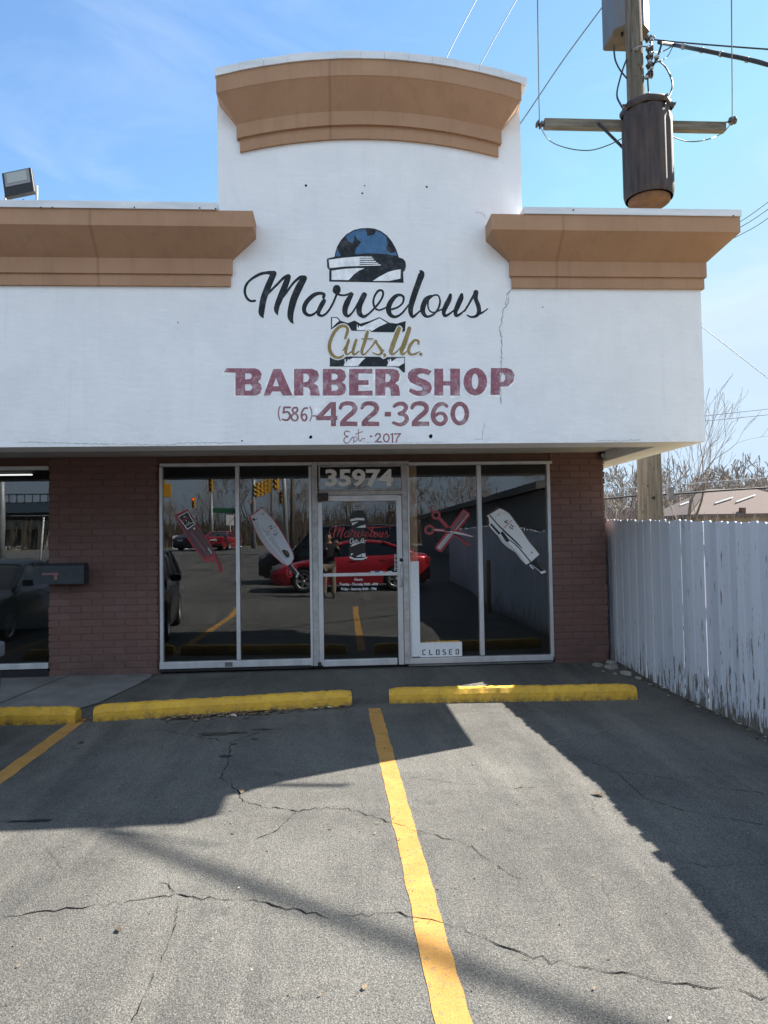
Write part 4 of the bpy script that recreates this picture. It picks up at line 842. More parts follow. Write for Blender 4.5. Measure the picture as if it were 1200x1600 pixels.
# ------------------------------------------------------------------ white board fence along the alley
XFN = 3.75
fence = thing('board_fence', 'tall white board fence with peeling paint running along the right side', 'fence', (XFN, 6, ZL))
M_FENCE = mat('peeling_white_paint', (.7, .72, .75), .75, spec=.25); t = NT(M_FENCE)
gi = t.n.new('ShaderNodeNewGeometry')
a = t.ramp(gi.outputs['Random Per Island'], (0, (.5, .54, .61)), (1, (.63, .66, .73)))
a = t.mix(t.ramp(t.noise(6, 6, .65, (1, 3, .3)), (.45, 0), (.8, .35)), a, (.43, .47, .54))
sx = t.n.new('ShaderNodeSeparateXYZ'); t.link(t.co.outputs['Object'], sx.inputs[0])
hz_ = t.ramp(t.math('MULTIPLY', t.math('ADD', sx.outputs['Z'], .2), .5), (0, .19), (.12, .085), (.28, .03), (.7, 0), (1, -.02))
yfade = t.ramp(t.math('MULTIPLY', sx.outputs['Y'], .1), (.57, .05), (.76, .03), (.86, -.06))
pk = t.math('ADD', t.math('ADD', t.noise(8, 9, .74, (1, 2.2, .32)), hz_), yfade)
mk = t.ramp(pk, (.645, 0), (.657, 1))
wood = t.ramp(t.noise(9, 6, .7, (1, 6, .5)), (.3, (.1, .085, .07)), (.7, (.22, .2, .18))); t.col(t.mix(mk, a, wood))
t.bump(t.math('SUBTRACT', t.noise(14, 5, .7, (1, 6, .4)), t.math('MULTIPLY', mk, .6)), .45, .008)
def ftop(y): return min(1.9, 1.854 + (y - 9.83) * .0334) if y > 6 else min(1.92, 1.726 + (6 - y) * .065)
b = MB(); y = -4.9; wd = .115
while y < 15:
    gap = rnd.choice((.006, .004) + (-.004,) * 22) if y > 5.4 else -.004; tp_ = ftop(y) + rnd.gauss(0, .009); x = XFN + (.0 if (odd := not globals().get('odd', False)) else .0045) + rnd.gauss(0, .0008); zb_ = zg(min(y, 7.9)) - .01 + abs(rnd.gauss(0, .01)); wd = rnd.uniform(.1, .135); y1 = y + wd - gap; c = rnd.uniform(.01, .022); ln = rnd.gauss(0, .003)
    o = [(y, zb_), (y1, zb_), (y1 + ln, tp_ - c), (y1 - c + ln, tp_), (y + c + ln, tp_), (y + ln, tp_ - c)]
    vs = [(x, p, z) for p, z in o] + [(x + .019, p, z) for p, z in o]
    b.add(vs, [tuple(range(6)), tuple(range(11, 5, -1))] + [(i, (i + 1) % 6, 6 + (i + 1) % 6, 6 + i) for i in range(6)]); y += wd
def fpart(b, n, m): o = b.build(n, m); o.parent = fence; o.matrix_parent_inverse = Matrix.Translation((-XFN, -6, -ZL)); return o
fpart(b, 'boards', M_FENCE)
for h_ in (.25, .95, 1.6):
    b = MB(); n_ = 14
    for i in range(n_):
        a0, a1 = -4.9 + i * 1.42, -4.9 + (i + 1) * 1.42; b.box(XFN + .021, XFN + .06, a0, a1 - .004, zg(min(a0, 7.9)) + h_, zg(min(a0, 7.9)) + h_ + .085)
    fpart(b, 'rail', mott('fence_wood', (.12, .1, .085), (.2, .17, .14), 5, .9))
for i in range(9):
    yy = -4.8 + i * 2.44; b = MB(); b.cbox(XFN + .062, XFN + .15, yy, yy + .09, -.3, ftop(yy) - .08, .005); fpart(b, 'post', bpy.data.materials['fence_wood'])
# galvanised post standing before the fence (seen in the window)
b = MB(); b.tube([(3.55, 2.4, -.2), (3.55, 2.4, 1.05)], .055, 14); b.lathe([(.055, 1.05), (.04, 1.085), (0, 1.1)], 14, Matrix.Translation((3.55, 2.4, 0)))
tag(b.build('guard_post', mott('faded_yellow_paint', (.3, .25, .1), (.4, .33, .14), 8, .7)), 'short faded yellow guard post in front of the fence, seen in the right window reflection', 'guard post')

# ------------------------------------------------------------------ utility pole with transformers
M_POLE = mat('weathered_pole', (.2, .17, .13), .9, spec=.15); t = NT(M_POLE)
a = t.ramp(t.noise(9, 6, .7, (2.5, 2.5, .12)), (.25, (.04, .036, .031)), (.5, (.14, .122, .098)), (.8, (.27, .24, .195)))
a = t.mix(t.ramp(t.noise(22, 3, .6, (1, 1, .35)), (.63, 0), (.68, .8)), a, (.03, .025, .02)); t.col(a); t.bump(t.noise(12, 6, .75, (3, 3, .12)), .8, .02)
YP = 11.0; q0 = at(1017, 800, YP); PXc = q0.x
pole = thing('utility_pole', 'weathered wooden utility pole with a crossarm rising behind the white fence', 'utility pole', (PXc, YP, -.15))
pole_inv = Matrix.Translation((-PXc, -YP, .15))
def pp(b, n, m, par=None):
    o = b.build(n, m); o.parent = par or pole
    if par is None: o.matrix_parent_inverse = pole_inv
    return o
ztop = 12.2; xt = at(990, 40, YP).x
def polex(z): return PXc + (xt - PXc) * max(0, z - 1.7) / (9.1 - 1.7)
b = MB(); zz = [-.15, 1, 2, 4, 6, 8, 10, ztop]; b.tube([(polex(z), YP, z) for z in zz], [.2, .196, .19, .172, .155, .14, .128, .118], 20); pp(b, 'pole', M_POLE)
ZA = at(1000, 198, YP - .2).z; xa, xb = at(851, 199, YP - .25).x, at(1134, 197, YP - .25).x
M_ARM = mott('crossarm_wood', (.1, .085, .065), (.21, .18, .14), 5, .9, .6, 10, stretch=(.4, 4, 4))
b = MB(); b.cbox(xa, xb, YP - .27, YP - .16, ZA - .07, ZA + .07, .008); arm = pp(b, 'crossarm', M_ARM)
b = MB(); b.tube([(at(935, 195, YP - .3).x, YP - .28, ZA), (polex(7.2) - .02, YP - .17, ZA - .62)], .022, 6); pp(b, 'arm_brace', M_DARKMET, arm)
M_INS = mat('brown_insulator', (.05, .03, .025), .3, coat=.5)
def insulator(p, ax, par, s=1.0):
    m = Matrix.Translation(p) @ Vector(ax).to_track_quat('Z', 'Y').to_matrix().to_4x4() @ Matrix.Scale(s, 4)
    b = MB(); b.lathe([(0, -.02), (.02, -.02), (.03, 0), (.06, .01), (.065, .03), (.03, .045), (.03, .055), (.06, .065), (.062, .085), (.025, .1), (0, .105)], 14, m); return b, m
pts_ins = []
for px, py, sx_ in ((843, 196, -1), (1144, 190, 1)):
    p = at(px, py, YP - .25); b, m = insulator(p + Vector((-.04 * sx_, 0, 0)), (sx_, 0, .3), arm); b.tube([p + Vector((-.14 * sx_, 0, -.02)), p + Vector((-.03 * sx_, 0, 0))], .012, 6); pp(b, 'insulator', M_INS, arm); pts_ins.append(p)
for i, (px, py) in enumerate(((1009, 61), (1011, 77), (1011, 89), (1011, 103), (1011, 117))):
    p = at(px, py, YP - .1); b, m = insulator(p, (1, -.1, .0), pole, .95); pp(b, 'insulator', M_INS)
M_HW = mat('line_hardware', (.3, .3, .3), .4, .7)
b = MB(); p0, p1 = at(1018, 58, YP - .12), at(1016, 122, YP - .12); b.tube([p0, p1], .014, 6)
for px, py, r in ((1018, 62, .04), (995, 76, .035), (1012, 74, .03), (1018, 84, .03), (1014, 96, .03), (1018, 107, .035), (1010, 121, .04), (1026, 90, .05), (1021, 58, .03)):
    p = at(px, py, YP - .16); bm = bmesh.new(); bmesh.ops.create_icosphere(bm, subdivisions=1, radius=r); b.add([v.co + p for v in bm.verts], [[v.index for v in f.verts] for f in bm.faces]); bm.free()
b.tube([at(990, 77, YP - .2), at(1000, 72, YP - .2), at(1012, 73, YP - .15)], .012, 5)
pp(b, 'rack_hardware', M_HW)
for zc_ in (2.2, 3.0, 4.4): b = MB(); b.lathe([(0, 0), (.025, 0), (.02, .02)], 8, Matrix.Translation((polex(zc_) - .03, YP - .185, zc_)) @ Matrix.Rotation(R(90), 4, 'X')); pp(b, 'bolt', M_DARKMET)
# large dark transformer hung in front of the pole
YT = YP - .55; c = at(1012, 240, YT); zt, zb_ = at(1012, 178, YT).z, at(1014, 312, YT).z; rT = (at(1050, 240, YT).x - at(974, 240, YT).x) / 2
tr = thing('pole_transformer', 'large dark finned transformer can with a rusty bottom hung in front of the pole', 'transformer', (c.x, YT, zb_))
M_TR = mott('transformer_paint', (.024, .018, .018), (.062, .04, .034), 5, .6, .15, 40, stretch=(3, 3, .35))
H = zt - zb_; b = MB(); n_ = 64; prof = [(0.0, .93, 0), (.02, .96, 0), (.06, 1, .5), (.14, 1, 1), (.8, 1, 1), (.9, .99, .6), (.94, .93, .2), (1, .92, 0)]
def trr(a, k): return rT * (1 - k * .09 * (0.5 - .5 * math.cos(a * 9)) ** 3)
vs = [(trr(2 * math.pi * i / n_, k) * s_ * math.cos(2 * math.pi * i / n_) * .97, trr(2 * math.pi * i / n_, k) * s_ * math.sin(2 * math.pi * i / n_) * .97, z * H) for z, s_, k in prof for i in range(n_)]
b.add(vs, [(j * n_ + i, j * n_ + (i + 1) % n_, (j + 1) * n_ + (i + 1) % n_, (j + 1) * n_ + i) for j in range(len(prof) - 1) for i in range(n_)], True); b.build('tank', M_TR, tr)
b = MB(); b.lathe([(rT * .8, .0), (rT * .8, -.05), (rT * .72, -.075), (0, -.08)], 32); b.build('base', mott('rust', (.17, .085, .04), (.1, .05, .028), 6, .85), tr)
b = MB(); b.lathe([(rT * .98, H), (rT * 1.03, H + .02), (rT * 1.03, H + .08), (rT * .98, H + .1), (rT * .88, H + .13)], 8, Matrix.Rotation(R(22.5), 4, 'Z')); b.lathe([(rT * .88, H + .13), (rT * .5, H + .2), (0, H + .22)], 8, Matrix.Rotation(R(22.5), 4, 'Z'), False); b.build('lid', M_TR, tr)
for a_ in (-1.2, -.45, -2.9):
    b = MB(); b.lathe([(.035, 0), (.04, .02), (.02, .04), (.03, .05), (.015, .07), (0, .09)], 12, Matrix.Translation((rT * .93 * math.cos(a_), rT * .93 * math.sin(a_), H + .03)) @ Matrix.Rotation(R(55), 4, Vector((-math.sin(a_), math.cos(a_), 0)))); b.build('bushing', M_INS, tr)
b = MB(); b.box(-.06, .06, rT * .9, .42, H * .75, H * .85); b.box(-.06, .06, rT * .9, .42, H * .15, H * .25); b.build('hanger', M_DARKMET, tr)
# upper grey box transformer behind the pole
YU = YP + .42; a0, a1 = at(949, 65, YU), at(1003, 46, YU)
tu = thing('box_transformer', 'grey square-sided transformer high on the pole at the top edge, above the dark one', 'transformer', ((a0.x + a1.x) / 2, YU, a0.z))
M_GT = mott('grey_tank', (.13, .135, .15), (.095, .098, .11), 2, .5, stretch=(2, 2, .5), metal=.2); hw = (a1.x - a0.x) / 2
b = MB(); cut = [(-hw, -.28), (-hw * .5, -.42), (hw * .5, -.42), (hw, -.28), (hw, .2), (-hw, .2)]; k = 6
b.add([(x, y, z) for z in (0, 1.5) for x, y in cut], [(i, (i + 1) % k, k + (i + 1) % k, k + i) for i in range(k)] + [tuple(range(k, 2 * k))]); b.build('tank', M_GT, tu)
b = MB(); b.add([(x, y, -.001) for x, y in cut] + [(x * .93, y * .93, -.03) for x, y in cut], [(i, (i + 1) % k, k + (i + 1) % k, k + i) for i in range(k)] + [tuple(range(k, 2 * k))]); b.build('base', mott('tan_primer', (.14, .11, .08), (.09, .072, .052), 5, .8), tu)
for dx in (-.15, -.05, .06, .16): b = MB(); b.tube([(dx, -.25, -.03), (dx, -.25, -.09)], .022, 6); b.build('terminal', M_DARKMET, tu)
# wires ----------------------------------------------------------------------
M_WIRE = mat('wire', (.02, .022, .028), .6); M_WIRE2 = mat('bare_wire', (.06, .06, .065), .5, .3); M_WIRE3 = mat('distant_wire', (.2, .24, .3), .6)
def wire(name, label, pts, r, m=M_WIRE, n=6, grp=None, sag=0):
    P = [Vector(p) for p in pts]; q = []
    for i in range(len(P) - 1):
        a, b_, c_, d = P[max(i - 1, 0)], P[i], P[i + 1], P[min(i + 2, len(P) - 1)]
        for j in range(8):
            t_ = j / 8; v = .5 * ((2 * b_) + (c_ - a) * t_ + (2 * a - 5 * b_ + 4 * c_ - d) * t_ * t_ + (3 * b_ - a - 3 * c_ + d) * t_ ** 3); v.z -= sag * 4 * t_ * (1 - t_) if len(P) == 2 else 0; q.append(v)
    q.append(P[-1]); b = MB(); b.tube(q, r, n); return tag(b.build(name, m), label, 'wire', grp)
a = lambda px, py, Y: at(px, py, Y)
wire('thick_cable', 'thick black bundled cable running from the pole off the right edge', [a(1030, 66, 10.85), a(1052, 70, 11.7), a(1090, 77, 10.5), a(1130, 85, 10.3), a(1200, 101, 9.9), a(1420, 165, 9)], .032, n=10)
for px, py, Y in ((1066, 72.6, 10.63), (1095, 78, 10.48), (1125, 84, 10.33), (1166, 93, 10.1)):
    p = a(px, py, Y); p2 = a(px + 3, py + .8, Y - .02); b = MB(); b.tube([p, p2], .042, 10); o = b.build('cable_tie', M_HW); o.parent = bpy.data.objects['thick_cable']
wire('service_wire', 'thin dark wire leaving the pole above the thick bundled cable', [a(1022, 62, 10.8), a(1060, 66, 10.5), a(1120, 71, 10), a(1200, 77, 9.4), a(1420, 92, 8)], .011)
wire('jumper_wire', 'black jumper looping left of the pole from the box transformer', [a(959, 71, 11.15), a(961, 92, 11.05), a(968, 108, 10.9), a(979, 122, 10.8)], .014)
wire('jumper_wire', 'black jumper bowing left of the pole down to the big transformer lid', [a(979, 93, 10.95), a(972, 112, 10.8), a(964, 145, 10.5), a(969, 162, 10.25), a(982, 178, 10.05), a(1003, 181, 9.95)], .014)
wire('jumper_wire', 'black jumper bowing right of the pole down to the big transformer lid', [a(1025, 92, 10.85), a(1040, 105, 11.7), a(1050, 127, 10.5), a(1048, 145, 10.3), a(1038, 164, 10.1)], .014)
wire('jumper_wire', 'short straight black jumper dropping from the insulator rack to the transformer', [a(1012, 122, 10.85), a(1013, 140, 10.6), a(1016, 158, 10.2), a(1017, 172, 9.95)], .012)
wire('jumper_wire', 'thick black drop from the cable end down beside the insulators', [a(1034, 68, 10.8), a(1027, 90, 10.82), a(1020, 103, 10.84), a(1012, 118, 10.85)], .018)
wire('jumper_wire', 'thin black tail curling under the cable beside the insulators', [a(1021, 82, 10.8), a(1036, 80, 11.7), a(1052, 71, 10.65)], .009)
wire('jumper_wire', 'thinnest black tail slanting from the cable to the lowest insulators', [a(1051, 73, 10.65), a(1043, 88, 11.7), a(1030, 96, 10.8), a(1019, 99, 10.85)], .008)
wire('drop_wire', 'thin wire sagging from the left crossarm insulator to the transformer', [pts_ins[0], a(858, 219, 11.7), a(885, 231, 10.6), a(920, 235, 10.5), a(950, 227, 10.4), a(974, 215, 10.3)], .008, M_WIRE2)
wire('drop_wire', 'thin wire sagging from the right crossarm insulator to the transformer', [pts_ins[1], a(1130, 207, 11.7), a(1105, 218, 10.6), a(1075, 221, 10.5), a(1049, 213, 10.3)], .008, M_WIRE2)
def overhead(px0, p): # a line running towards and over the viewer
    d = p.x / p.y; return [p, Vector((p.x * .6 + .02, p.y * .6, p.z - .25)), Vector((p.x * .2, p.y * .2, p.z - .3)), Vector((-p.x * .6, -p.y * .6, p.z - .2))]
wire('line_wire', 'thin line rising straight up from the left crossarm insulator', [pts_ins[0], a(842, 150, 9.6), a(841, 80, 8), a(840, -10, 6.6), a(838, -500, 3.5), Vector((-.6, -9, 8))], .006, M_WIRE2)
wire('line_wire', 'thin line rising straight up from the right crossarm insulator', [pts_ins[1], a(1144, 140, 9.6), a(1143.5, 80, 8), a(1143, -10, 6.6), a(1140, -500, 3.5), Vector((-2, -9, 8))], .006, M_WIRE2)
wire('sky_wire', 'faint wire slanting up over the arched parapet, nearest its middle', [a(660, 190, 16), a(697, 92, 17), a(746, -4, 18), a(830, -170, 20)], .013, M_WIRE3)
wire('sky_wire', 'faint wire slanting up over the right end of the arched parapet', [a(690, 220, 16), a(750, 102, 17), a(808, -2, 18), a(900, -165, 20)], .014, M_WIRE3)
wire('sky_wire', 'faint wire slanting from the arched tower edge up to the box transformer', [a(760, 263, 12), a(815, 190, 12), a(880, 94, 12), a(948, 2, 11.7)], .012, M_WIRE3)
for i, (y0, y1) in enumerate(((343, 316), (352, 327), (364, 341))):
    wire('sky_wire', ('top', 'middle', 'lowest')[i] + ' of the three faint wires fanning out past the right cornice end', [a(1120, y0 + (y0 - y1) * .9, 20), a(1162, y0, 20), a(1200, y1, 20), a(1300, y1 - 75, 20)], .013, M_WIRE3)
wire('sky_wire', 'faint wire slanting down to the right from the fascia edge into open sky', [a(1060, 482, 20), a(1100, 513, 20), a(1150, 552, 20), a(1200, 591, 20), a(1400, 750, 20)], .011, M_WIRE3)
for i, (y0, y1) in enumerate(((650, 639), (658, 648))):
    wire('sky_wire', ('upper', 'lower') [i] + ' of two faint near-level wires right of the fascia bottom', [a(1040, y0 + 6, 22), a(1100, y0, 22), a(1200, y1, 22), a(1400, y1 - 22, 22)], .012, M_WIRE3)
wire('telephone_cable', 'black near-level telephone cable crossing behind the pole above the fence', [a(900, 781, 14), a(950, 779, 14), a(1000, 774, 14), a(1053, 772, 14), a(1120, 767, 14), a(1200, 762, 14), a(1400, 750, 14)], .022)
q = a(1047, 771, 13.95); b = MB(); b.cbox(-.06, .06, -.05, .05, -.13, .13, .02); b.tube([(0, 0, .13), (0, 0, .9)], .008, 5); b.tube([(-.02, 0, -.13), (-.02, 0, -.17)], .03, 6)
tag(b.build('splice_box', mott('grey_splice_box', (.1, .1, .105), (.15, .15, .155), 6, .6), loc=q), 'small grey splice box hanging on the telephone cable right of the pole', 'cable box')
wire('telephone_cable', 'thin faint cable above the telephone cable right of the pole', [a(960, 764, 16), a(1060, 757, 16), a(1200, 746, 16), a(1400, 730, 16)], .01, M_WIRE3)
# cable out of frame on the right that throws the dark band over the bays
def shade_pt(px, py, z):
    g_ = gp(px, py); return Vector((g_.x + SUN.x * (z - ZL), g_.y + SUN.y * (z - ZL), z))
A_, B_ = shade_pt(160, 1296, 11.7), shade_pt(960, 1600, 11.7); d_ = (B_ - A_).normalized()
wire('bundled_cable', 'thick bundled cable strung beyond the right edge, throwing the slanting shadow on the bays', [A_ - d_ * 2.9, A_, (A_ + B_) / 2, B_, B_ + d_ * 6], .043, n=10)
p = A_ - d_ * 2.9; b = MB(); b.tube([(p.x, p.y, -.15), (p.x, p.y, 6), (p.x, p.y, 12.2)], [.17, .15, .12], 14)
tag(b.build('utility_pole', M_POLE), 'wooden utility pole beyond the right edge carrying the bundled cable', 'utility pole')

# ------------------------------------------------------------------ trees
def mkbark(name, c1, c2): return mott(name, c1, c2, 6, .95)
M_BARK = mkbark('bark', (.085, .07, .06), (.15, .125, .105)); M_TWIG = mkbark('twig', (.17, .138, .118), (.25, .21, .18))
def tree_mesh(seed, H, spread=.5, depth=6, lean=0, up=.35, r0=None, minr=.012, split=(2, 3), trunkf=.28):
    r_ = random.Random(seed); tb, cb = MB(), MB(); r0 = r0 or H * .018
    def grow(p, d, ln, r, lev):
        pts = [p]; rr = [r]; dd = d.copy()
        for i in range(3):
            dd = (dd + Vector((r_.gauss(0, .13), r_.gauss(0, .13), r_.gauss(0, .08) + up * .12))).normalized(); pts.append(pts[-1] + dd * ln / 3); rr.append(r * (1 - .13 * (i + 1)))
        (tb if lev <= 1 else cb).tube(pts, [max(minr * .6, q) for q in rr], 8 if lev == 0 else (5 if lev < 3 else 3), False)
        if lev >= depth: return
        k = r_.randint(*split) if lev else r_.randint(3, 4)
        for i in range(k):
            az = r_.random() * 6.283; tl = r_.uniform(.35, 1.0) * spread * 1.4
            o = dd.orthogonal().normalized(); o.rotate(Matrix.Rotation(az, 3, dd)); nd = (dd * math.cos(tl) + o * math.sin(tl) + Vector((0, 0, up * .3))).normalized()
            s_ = pts[-1] if i < 2 else pts[r_.choice((1, 2))]
            grow(s_, nd, ln * r_.uniform(.62, .86), rr[-1] * r_.uniform(.55, .78), lev + 1)
    grow(Vector((0, 0, -.2)), Vector((lean, 0, 1)).normalized(), H * trunkf, r0, 0); return tb, cb
def tree(name, label, cat, seed, H, loc, grp=None, **k):
    o = thing(name, label, cat, loc, rnd.random() * 6, grp); tb, cb = tree_mesh(seed, H, **k); tb.build('trunk', M_BARK, o); cb.build('crown', M_TWIG, o); return o
T1 = 'bare brown winter tree in the woods across the road, seen reflected in the shop windows'
G1 = 'bare trees across the road'
protos = [tree('bare_tree', T1, 'tree', 11 + i, H_, (-20, -70, 1), G1, depth=6, minr=.03, spread=.5 + .06 * i) for i, H_ in enumerate((13, 15, 11.5))]
k = 0
for row, (Y, n_) in enumerate(((-60, 15), (-69, 15), (-80, 16))):
    for i in range(n_):
        xx = -44 + i * (5.0 if row < 2 else 5.6) + rnd.uniform(-1.6, 1.6); yy = Y + rnd.uniform(-3, 3); xx *= 1 + row * .1
        if row == 0 and xx < -30: continue
        src = protos[k % 3]; o = src if k < 3 else dup(src); k += 1
        s_ = rnd.uniform(.65, .95) * (1 if xx > -15 else .7); o.location = (xx, yy, zg(yy) - .1); o.rotation_euler = (0, 0, rnd.random() * 6.28); o.scale = (s_, s_, s_)
# brush mass at the foot of the woods
b = MB(); r_ = random.Random(3)
for i in range(15000):
    x = r_.uniform(-80, 65); y = r_.uniform(-104, -58); z = zg(y) - .1; h_ = r_.uniform(1, 4) if r_.random() < .5 else r_.uniform(2.5, 5) * (1 if x > -15 else .8); dx, dy = r_.gauss(0, .07) * h_, r_.gauss(0, .07) * h_; w_ = r_.uniform(.02, .055)
    b.add([(x - w_, y, z), (x + w_, y, z), (x + dx * .5 + w_ * .7 + r_.gauss(0, .1), y + dy * .5, z + h_ * .6), (x + dx, y + dy, z + h_), (x + dx * .5 - w_ * .7, y + dy * .5, z + h_ * .6)], [(0, 1, 2, 3, 4)])
    if h_ > 4:
        for q_ in range(2):
            f_ = r_.uniform(.4, .8); bx, by, bz = x + dx * f_, y + dy * f_, z + h_ * f_; l_ = r_.uniform(.8, 2.2); sx_ = r_.choice((-1, 1)) * l_ * r_.uniform(.3, .8)
            b.add([(bx, by, bz - .03), (bx, by, bz + .03), (bx + sx_, by + r_.gauss(0, .3), bz + l_)], [(0, 1, 2)])
stuff(b.build('far_woods', mott('brush', (.07, .055, .045), (.12, .098, .08), .7, .95)), 'dull brown tangle of far woods across the road in the reflection', 'woods')
# trees beyond the white fence on the right
rs = [('slender bare sapling with fine upswept twigs just right of the pole, above the fence', 1057, 22, 7.2, 21, dict(depth=5, spread=.42, up=.5, minr=.008, trunkf=.3)),
      ('bare tree with arching branches left of the pole, beside the brick corner', 950, 24, 6.2, 5, dict(depth=6, spread=.62, minr=.01)),
      ('round-topped bare tree against the sky behind the brown roof', 1140, 46, 6.4, 33, dict(depth=6, spread=.45, minr=.014, trunkf=.2)),
      ('thin bare sapling before the brown roof, right of the slender sapling', 1125, 20, 2.6, 44, dict(depth=4, spread=.35, up=.5, minr=.007)),
      ('bent bare sapling at the right edge above the fence', 1190, 21, 2.9, 45, dict(depth=4, spread=.5, minr=.007, lean=.4))]
for lb, px, Y, H_, sd_, kw in rs:
    q = at(px, 800, Y); tree('bare_tree', lb, 'tree', sd_, H_, (q.x, Y, -.2), **kw)
T2 = 'bare grey-brown tree in the distant woods behind the brown roof'
pr2 = [tree('bare_tree', T2, 'tree', 61 + i, 7.5, (30, 60, 0), 'bare trees behind the brown roof', depth=6, spread=.6, minr=.028, trunkf=.22) for i in range(2)]
for i in range(40):
    px = 920 + i * 8 + rnd.uniform(-6, 6); Y = rnd.uniform(50, 80); q = at(px, 800, Y); o = pr2[i] if i < 2 else dup(pr2[i % 2]); s_ = rnd.uniform(1.1, 1.55); o.scale = (s_, s_, s_); o.location = (q.x, Y, -.2); o.rotation_euler = (0, 0, rnd.random() * 6)
b = MB()
for i in range(5200):
    Y = r_.uniform(30, 62); px = r_.uniform(900, 1240); q = at(px, 800, Y)
    if 37 < Y < 56 and px > 1030: Y += 22
    h_ = r_.uniform(.8, 2.6) * (1 + .5 * (Y > 50)); dx = r_.gauss(0, .5); w_ = r_.uniform(.015, .04); b.add([(q.x - w_, Y, -.2), (q.x + w_, Y, -.2), (q.x + dx + w_ * .4, Y, h_), (q.x + dx - w_ * .4, Y, h_)], [(0, 1, 2, 3)])
for i in range(9000):
    Y = r_.uniform(60, 92); q = at(r_.uniform(890, 1260), 800, Y); h_ = r_.uniform(1.5, 5.4) * r_.uniform(.75, 1); dx = r_.gauss(0, .09) * h_; w_ = r_.uniform(.02, .05)
    b.add([(q.x - w_, Y, -.2), (q.x + w_, Y, -.2), (q.x + dx * .4 + w_ * .8 + r_.gauss(0, .12), Y, h_ * .6), (q.x + dx, Y, h_), (q.x + dx * .4 - w_ * .8, Y, h_ * .6)], [(0, 1, 2, 3, 4)])
    if i % 2: l_ = r_.uniform(.6, 1.6); sx_ = r_.choice((-1, 1)) * l_ * .6; b.add([(q.x + dx * .5, Y, h_ * .55), (q.x + dx * .5, Y, h_ * .55 + .06), (q.x + dx * .5 + sx_, Y, h_ * .55 + l_)], [(0, 1, 2)])
stuff(b.build('brush_thicket', mott('dry_brush', (.2, .155, .135), (.3, .24, .21), 2, .95)), 'dry brown brush behind the fence and round the pole', 'brush')
# brown roofed house behind the fence
q0, q1 = at(1078, 800, 40), at(1330, 800, 40); hx0, hx1 = q0.x, q1.x
hs = thing('house', 'low house with a broad brown shingle roof behind the white fence', 'house', ((hx0 + hx1) / 2, 45, -.15))
def hp(b, n, m): o = b.build(n, m); o.parent = hs; o.matrix_parent_inverse = Matrix.Translation((-(hx0 + hx1) / 2, -45, .15)); return o
ze = at(1120, 803, 40).z; zr = at(1150, 764, 43).z
b = MB(); b.box(hx0 + .8, hx1 - .8, 40.6, 45.4, -.2, ze); hp(b, 'wall', mott('house_wall', (.3, .25, .2), (.38, .32, .26), 2, .9))
M_SHING = mott('brown_shingles', (.1, .075, .068), (.135, .105, .094), 6, .95, stretch=(1, 3, 3))
b = MB(); rx0, rx1 = at(1104, 765, 43).x, hx1 - 4
V = [(hx0, 40, ze), (hx1, 40, ze), (hx1, 46, ze), (hx0, 46, ze), (rx0, 43, zr), (rx1, 43, zr), (hx0, 40, ze - .18), (hx1, 40, ze - .18), (hx1, 46, ze - .18), (hx0, 46, ze - .18)]
b.add(V, [(0, 1, 5, 4), (1, 2, 5), (2, 3, 4, 5), (3, 0, 4), (0, 6, 7, 1), (3, 9, 6, 0), (1, 7, 8, 2), (6, 9, 8, 7)]); hp(b, 'roof', M_SHING)
M_FLASH = mat('roof_flashing', (.36, .36, .37), .6)
def roofpt(px, py):
    # where the sight line meets the front roof slope
    for Y in [40 + i * .05 for i in range(100)]:
        q = at(px, py, Y)
        if q.z <= ze + (zr - ze) * (Y - 40) / 3 + .02: return q
    return at(px, py, 44)
for (x0_, y0_, x1_, y1_) in ((1038 + 24, 791, 1076, 786), (1117, 788, 1145, 779), (1150, 786, 1180, 775)):
    a_, c_ = roofpt(x0_, y0_), roofpt(x1_, y1_); b = MB(); dz_ = Vector((0, -.02, .12)); b.add([a_ + Vector((0, -.06, .04)), c_ + Vector((0, -.06, .04)), c_ + dz_, a_ + dz_, a_ + Vector((0, .1, -.05)), c_ + Vector((0, .1, -.05))], [(0, 1, 2, 3), (3, 2, 5, 4)]); hp(b, 'roof_flashing', M_FLASH)
b = MB(); q = roofpt(1160, 800); b.cbox(q.x - .14, q.x + .14, q.y - .14, q.y + .14, ze - .2, at(1160, 793, q.y).z, .03); hp(b, 'chimney', M_BROWN)
